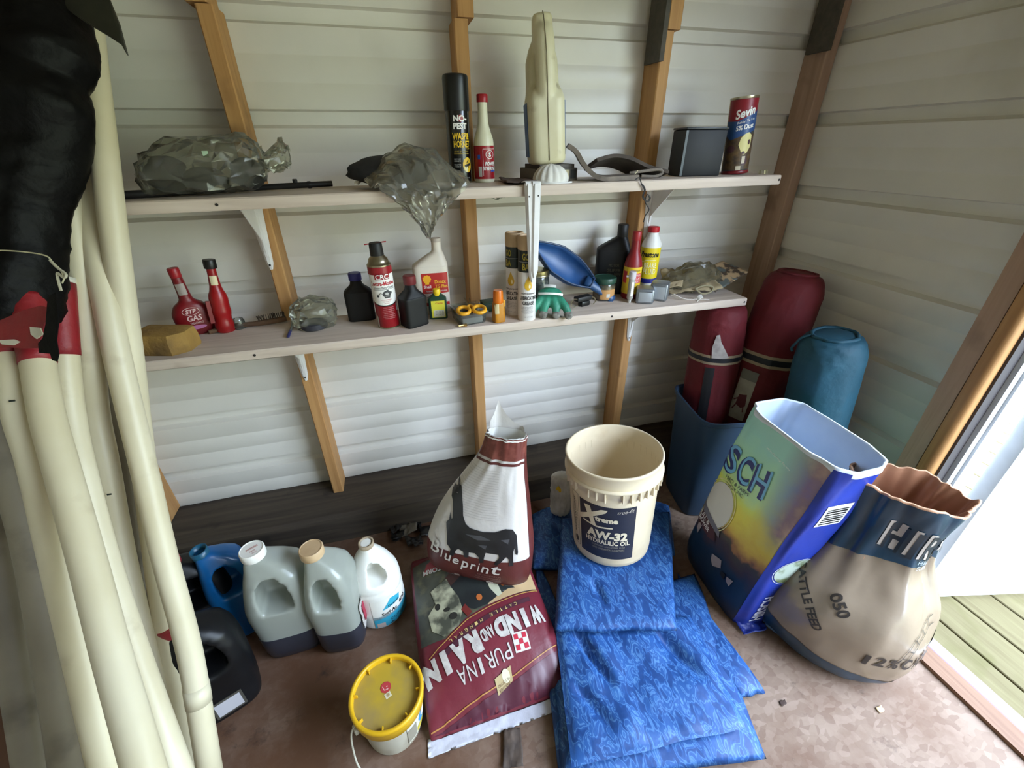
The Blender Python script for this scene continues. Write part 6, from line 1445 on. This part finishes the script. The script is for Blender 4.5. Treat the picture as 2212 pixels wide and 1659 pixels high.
m_hblue = mat('royal blue print', '#22389a', .4, 0, '#1c2f86', 8, bump=.1, bscale=40)
v0 = .0
g = G(); rows = []; n = 30
for i in range(41):
    v = i/40*.985; rows.append([hs.P(pi*.245+pi*.36*j/n, v, .0012) for j in range(n+1)])
g.v = [p_ for r_ in rows for p_ in r_]; g.f = [(i*(n+1)+j, i*(n+1)+j+1, (i+1)*(n+1)+j+1, (i+1)*(n+1)+j) for i in range(40) for j in range(n)]
g.make('blue_gusset', m_hblue, t, True)
decal('barcode_plate', rect2d(-.050, .450, .028, .525), Hs(.0024), M_('#d5d2cc', .5), t, .012)
decal('barcode_bars', join2d(*[rect2d(-.042, .457+.0085*k, .020, .457+.0085*k+.0035+.002*((k*7) % 3)/2) for k in range(7)]), Hs(.0032), K['black'], t, .012)
decal('oval_picture', ell2d(-.006, .265, .054, .046), Hs(.0022), mat('oval print', '#a9b6a8', .45, 0, '#5d6840', 26, .45, .62), t, .012)
decal('oval_lines', join2d(line2d([(.004, .225), (.018, .300)], .004), line2d([(.024, .222), (.038, .297)], .004), line2d([(-.006+.058*cos(a*.26), .265+.050*sin(a*.26)) for a in range(25)], .0016)), Hs(.0030), M_('#c9cdd0', .5), t, .010)
hw = [text2d(ch, .034, .026, -.004, .080+.0*k, bold=.03) for k, ch in enumerate('H')]
decal('lettering', join2d(text2d('HIRSCH', .118, .040, -.020, .100, rot=pi/2, bold=.03), text2d('FEED & FARM', .072, .007, .012, .092, rot=pi/2), text2d('SUPPLY INC.', .066, .007, .023, .092, rot=pi/2), line2d([(.032, .056), (.032, .128)], .0012)), Hs(.0030), M_('#c6cbe0', .45), t, .010, 'white lettering running up the blue side')
decal('lettering', join2d(*word('SCH', -.152, .030, .452, .474, .094, .05, .10)), Hf(.0024), M_('#232f6e', .45), t, .012, 'navy lettering with pale blue edges')
decal('letter_edge', join2d(*word('SCH', -.147, .036, .459, .481, .094, -.005, .18)), Hf(.0032), M_('#6fb0d8', .45), t, .012)
decal('lettering', join2d(text2d('FEED & FARM', .10, .012, -.06, .405, rot=.12), text2d('SUPPLY INC.', .08, .011, -.06, .388, rot=.12)), Hf(.0024), M_('#3b4148', .5), t, .012)
decal('pale_oval', ell2d(-.085, .300, .062, .080), Hf(.0020), M_('#c7c3bb', .45), t, .014)
decal('oval_ring', line2d([(-.085+.070*cos(a*.2), .300+.092*sin(a*.2)) for a in range(33)], .0025), Hf(.0026), M_('#d6cf9a', .45), t, .014)
decal('oval_ring', line2d([(-.085+.064*cos(a*.2), .300+.084*sin(a*.2)) for a in range(33)], .0015), Hf(.0026), M_('#d6cf9a', .45), t, .014)
decal('grey_band', poly2d([(-.150, .270), (-.030, .235), (-.024, .215), (-.150, .245)]), Hf(.0028), M_('#6b6870', .45), t, .014)
decal('maroon_band', poly2d([(-.150, .245), (-.045, .218), (-.030, .190), (-.060, .180), (-.150, .195)]), Hf(.0028), M_('#4a2a2c', .45), t, .014)
decal('lettering', join2d(text2d('BULL &', .062, .016, -.108, .226, rot=-.12, bold=.02), text2d('GROWER', .074, .016, -.104, .206, rot=-.12, bold=.02)), Hf(.0036), M_('#c9c4c0', .5), t, .010)
decal('small_lettering', text2d('WindSpring Farms', .09, .008, .015, .568, rot=-.08, shear=.2), Hf(.0024), M_('#d6e0d4', .5), t, .012)
for e_ in (poly2d([(-.02, .150), (.02, .165), (.03, .140), (.0, .115), (-.015, .130)]), poly2d([(.06, .140), (.085, .150), (.08, .120), (.065, .125)]), poly2d([(-.12, .185), (-.10, .20), (-.105, .150), (-.118, .165)])): decal('cattle_spot', e_, Hf(.0028), M_('#8f8284', .5), t, .012)
decal('cattle_spots', join2d(poly2d([(.035, .135), (.055, .14), (.055, .12), (.038, .122)])), Hf(.0034), M_('#1b1512', .5), t, .012)
# folded blue foot of the bag
sheet('bottom_fold', [(.120, -.060, .0), (.175, -.055, .0), (.180, .02, .0), (.125, .03, .0)], m_hblue, t, 14, 12, .03, 26, .002, 6.)

# ---- open brown sack ---------------------------------------------------------------
t = thing('brown_feed_sack', 'open glossy tan and blue cattle feed sack slumped by the doorway', 'feed bag', (1.150, -.894, .001), (0, 0, face((1.14, -.88), 18)))
def wr_n(a, v):
    k = max(0, min(1, (v-.30)/.35))
    pinch = -.030*k*math.exp(-((a-1.05+2*pi*(a > 5))/.28)**2)*(1-max(0, v-.75)*2.2)
    return .009*nz(cos(a)*2, sin(a)*2, v*4)+.004*nz(cos(a)*5, sin(a)*5, v*9)+k*(.020*nz(cos(a)*2+7, sin(a)*2, v*2.0)+.004*(1-2*abs(nz(cos(a)*4, sin(a)*4+2, v*3))))+pinch
bs = Surf([(0, .130, .110, 0, 0, 2.2), (.008, .168, .150, 0, 0, 2.2), (.04, .190, .176, 0, 0, 2.2), (.11, .203, .190, 0, 0, 2.2), (.19, .200, .186, .004, .002, 2.2), (.26, .182, .158, .010, .008, 2.2), (.32, .156, .120, .016, .016, 2.2), (.38, .126, .090, .020, .022, 2.2), (.46, .112, .078, .022, .022, 2.2), (.53, .116, .078, .024, .020, 2.2), (.58, .122, .080, .026, .020, 2.2)], wr_n)
m_tansack = mat('glossy tan sack', '#8a7a68', .24, 0, '#7d6c5a', 5, bump=.12, bscale=16, spec=.6)
m_bluesack = mat('glossy slate blue print', '#15394e', .28, 0, '#113044', 6, bump=.1, bscale=18, spec=.6)
def ragged(a): return .022*nz(cos(a)*2, sin(a)*2, 4.)+.010*nz(cos(a)*5, sin(a)*5, 9.)
g = G(); n = 120; nv = 90
g.v = [bs.P(2*pi*j/n, i/nv)+Vector((0, 0, ragged(2*pi*j/n)*max(0, (i/nv-.6)/.4))) for i in range(nv+1) for j in range(n)]
g.f = [(i*n+j, i*n+(j+1) % n, (i+1)*n+(j+1) % n, (i+1)*n+j) for i in range(nv) for j in range(n)]+[tuple(range(n-1, -1, -1))]
g.make('sack', m_tansack, t, True)
def nband(z0, z1, m_, nm, off=.0012, k=16, wave=0., topwave=0.):
    g = G(); g.v = []
    for i in range(k+1):
        for j in range(n):
            a = 2*pi*j/n; zz = z0+(z1-z0)*i/k+wave*sin(a+.6)*(1-i/k)+topwave*sin(a)*i/k; v = bs.v_of(zz); g.v.append(bs.P(a, v, off)+Vector((0, 0, ragged(a)*max(0, (v-.6)/.4))))
    g.f = [(i*n+j, i*n+(j+1) % n, (i+1)*n+(j+1) % n, (i+1)*n+j) for i in range(k) for j in range(n)]
    g.make(nm, m_, t, True)
nband(.002, .080, m_bluesack, 'blue_foot', topwave=-.034); nband(.375, .580, m_bluesack, 'blue_top', wave=.03)
g = G(); g.v = [bs.P(2*pi*j/n, 1-.55*k/8, -.004)+Vector((0, 0, ragged(2*pi*j/n)*max(0, (1-.55*k/8-.6)/.4))) for k in range(9) for j in range(n)]; g.f = [(k*n+j, k*n+(j+1) % n, (k+1)*n+(j+1) % n, (k+1)*n+j) for k in range(8) for j in range(n)]
g.make('lining', mat('kraft lining', '#a8795c', .35, 0, '#93654a', 9, bump=.2, bscale=20), t, True)
g = G(); g.v = [bs.P(2*pi*j/n, 1.0, o_)+Vector((0, 0, ragged(2*pi*j/n)+dz)) for o_, dz in ((-.004, 0), (-.004, .0015), (.0014, .0015), (.0014, -.004)) for j in range(n)]; g.f = [(k*n+j, k*n+(j+1) % n, (k+1)*n+(j+1) % n, (k+1)*n+j) for k in range(3) for j in range(n)]
g.make('paper_edge', M_('#b98c6c', .5), t, True)
sheet('feed', [(-.11, -.08, .28), (.13, -.08, .28), (.13, .10, .28), (-.11, .10, .28)], MATS['feed pellets'], t, 16, 12, .012, 20, .01, 5.)
Nf = lambda off, a0=0.: (lambda a, b: bs.map(a, b, off, 'arc', a0))
decal('lettering', join2d(*word('HIRSCH', .0, .20, .470, .470, .085, .06, .14)), Nf(.003, -.20), M_('#aca39b', .35), t, .010, 'pale lettering on the blue top')
decal('letter_shadow', join2d(*word('HIRSCH', .006, .206, .464, .464, .085, .01, .2)), Nf(.0038, -.20), M_('#14232e', .35), t, .010)
decal('lettering', join2d(text2d('FEED & FARM', .085, .012, .10, .415), text2d('SUPPLY INC.', .080, .012, .10, .398)), Nf(.003, 0), M_('#a9b6c0', .4), t, .010)
decal('lettering', join2d(*word('12%CATTLE', .0, .30, .150, .150, .038, .03, .25)), Nf(.0026, .15), M_('#28221f', .4), t, .010, 'black curved lettering')
decal('lettering', text2d('CATTLE FEED', .165, .024, -.10, .235, rot=-.85, bold=.03), Nf(.0026, -.05), M_('#2c2623', .4), t, .010, 'black slanted lettering')
decal('number_print', text2d('050', .055, .028, -.03, .262, rot=-.85, bold=.03), Nf(.0026, -.05), M_('#2c2623', .4), t, .010)
lad = [line2d([(.07+.0*k, .150), (.075, .19), (.095, .225), (.13, .25), (.17, .262)], .002), line2d([(.092, .150), (.097, .182), (.115, .212), (.145, .232), (.18, .242)], .002)]
lad += [line2d([p0, p1], .002) for p0, p1 in (((.070, .155), (.092, .155)), ((.073, .175), (.095, .170)), ((.080, .20), (.102, .19)), ((.095, .225), (.113, .21)), ((.12, .243), (.135, .225)), ((.15, .257), (.16, .238)))]
decal('track_drawing', join2d(*lad), Nf(.0026, .25), M_('#2c2724', .4), t, .010)
decal('black_patch', join2d(poly2d([(.21, .175), (.25, .195), (.30, .18), (.30, .13), (.25, .14)]), line2d([(.16, .18), (.15, .15)], .007), line2d([(.14, .17), (.18, .16)], .006), line2d([(.145, .155), (.18, .148)], .005)), Nf(.0026, .25), M_('#1d1b1c', .35), t, .010)
decal('foot_print', join2d(text2d('H50', .05, .022, -.20, .030, bold=.03), ell2d(-.15, .03, .018, .016)), Nf(.003, 0), M_('#5f7f92', .4), t, .010)
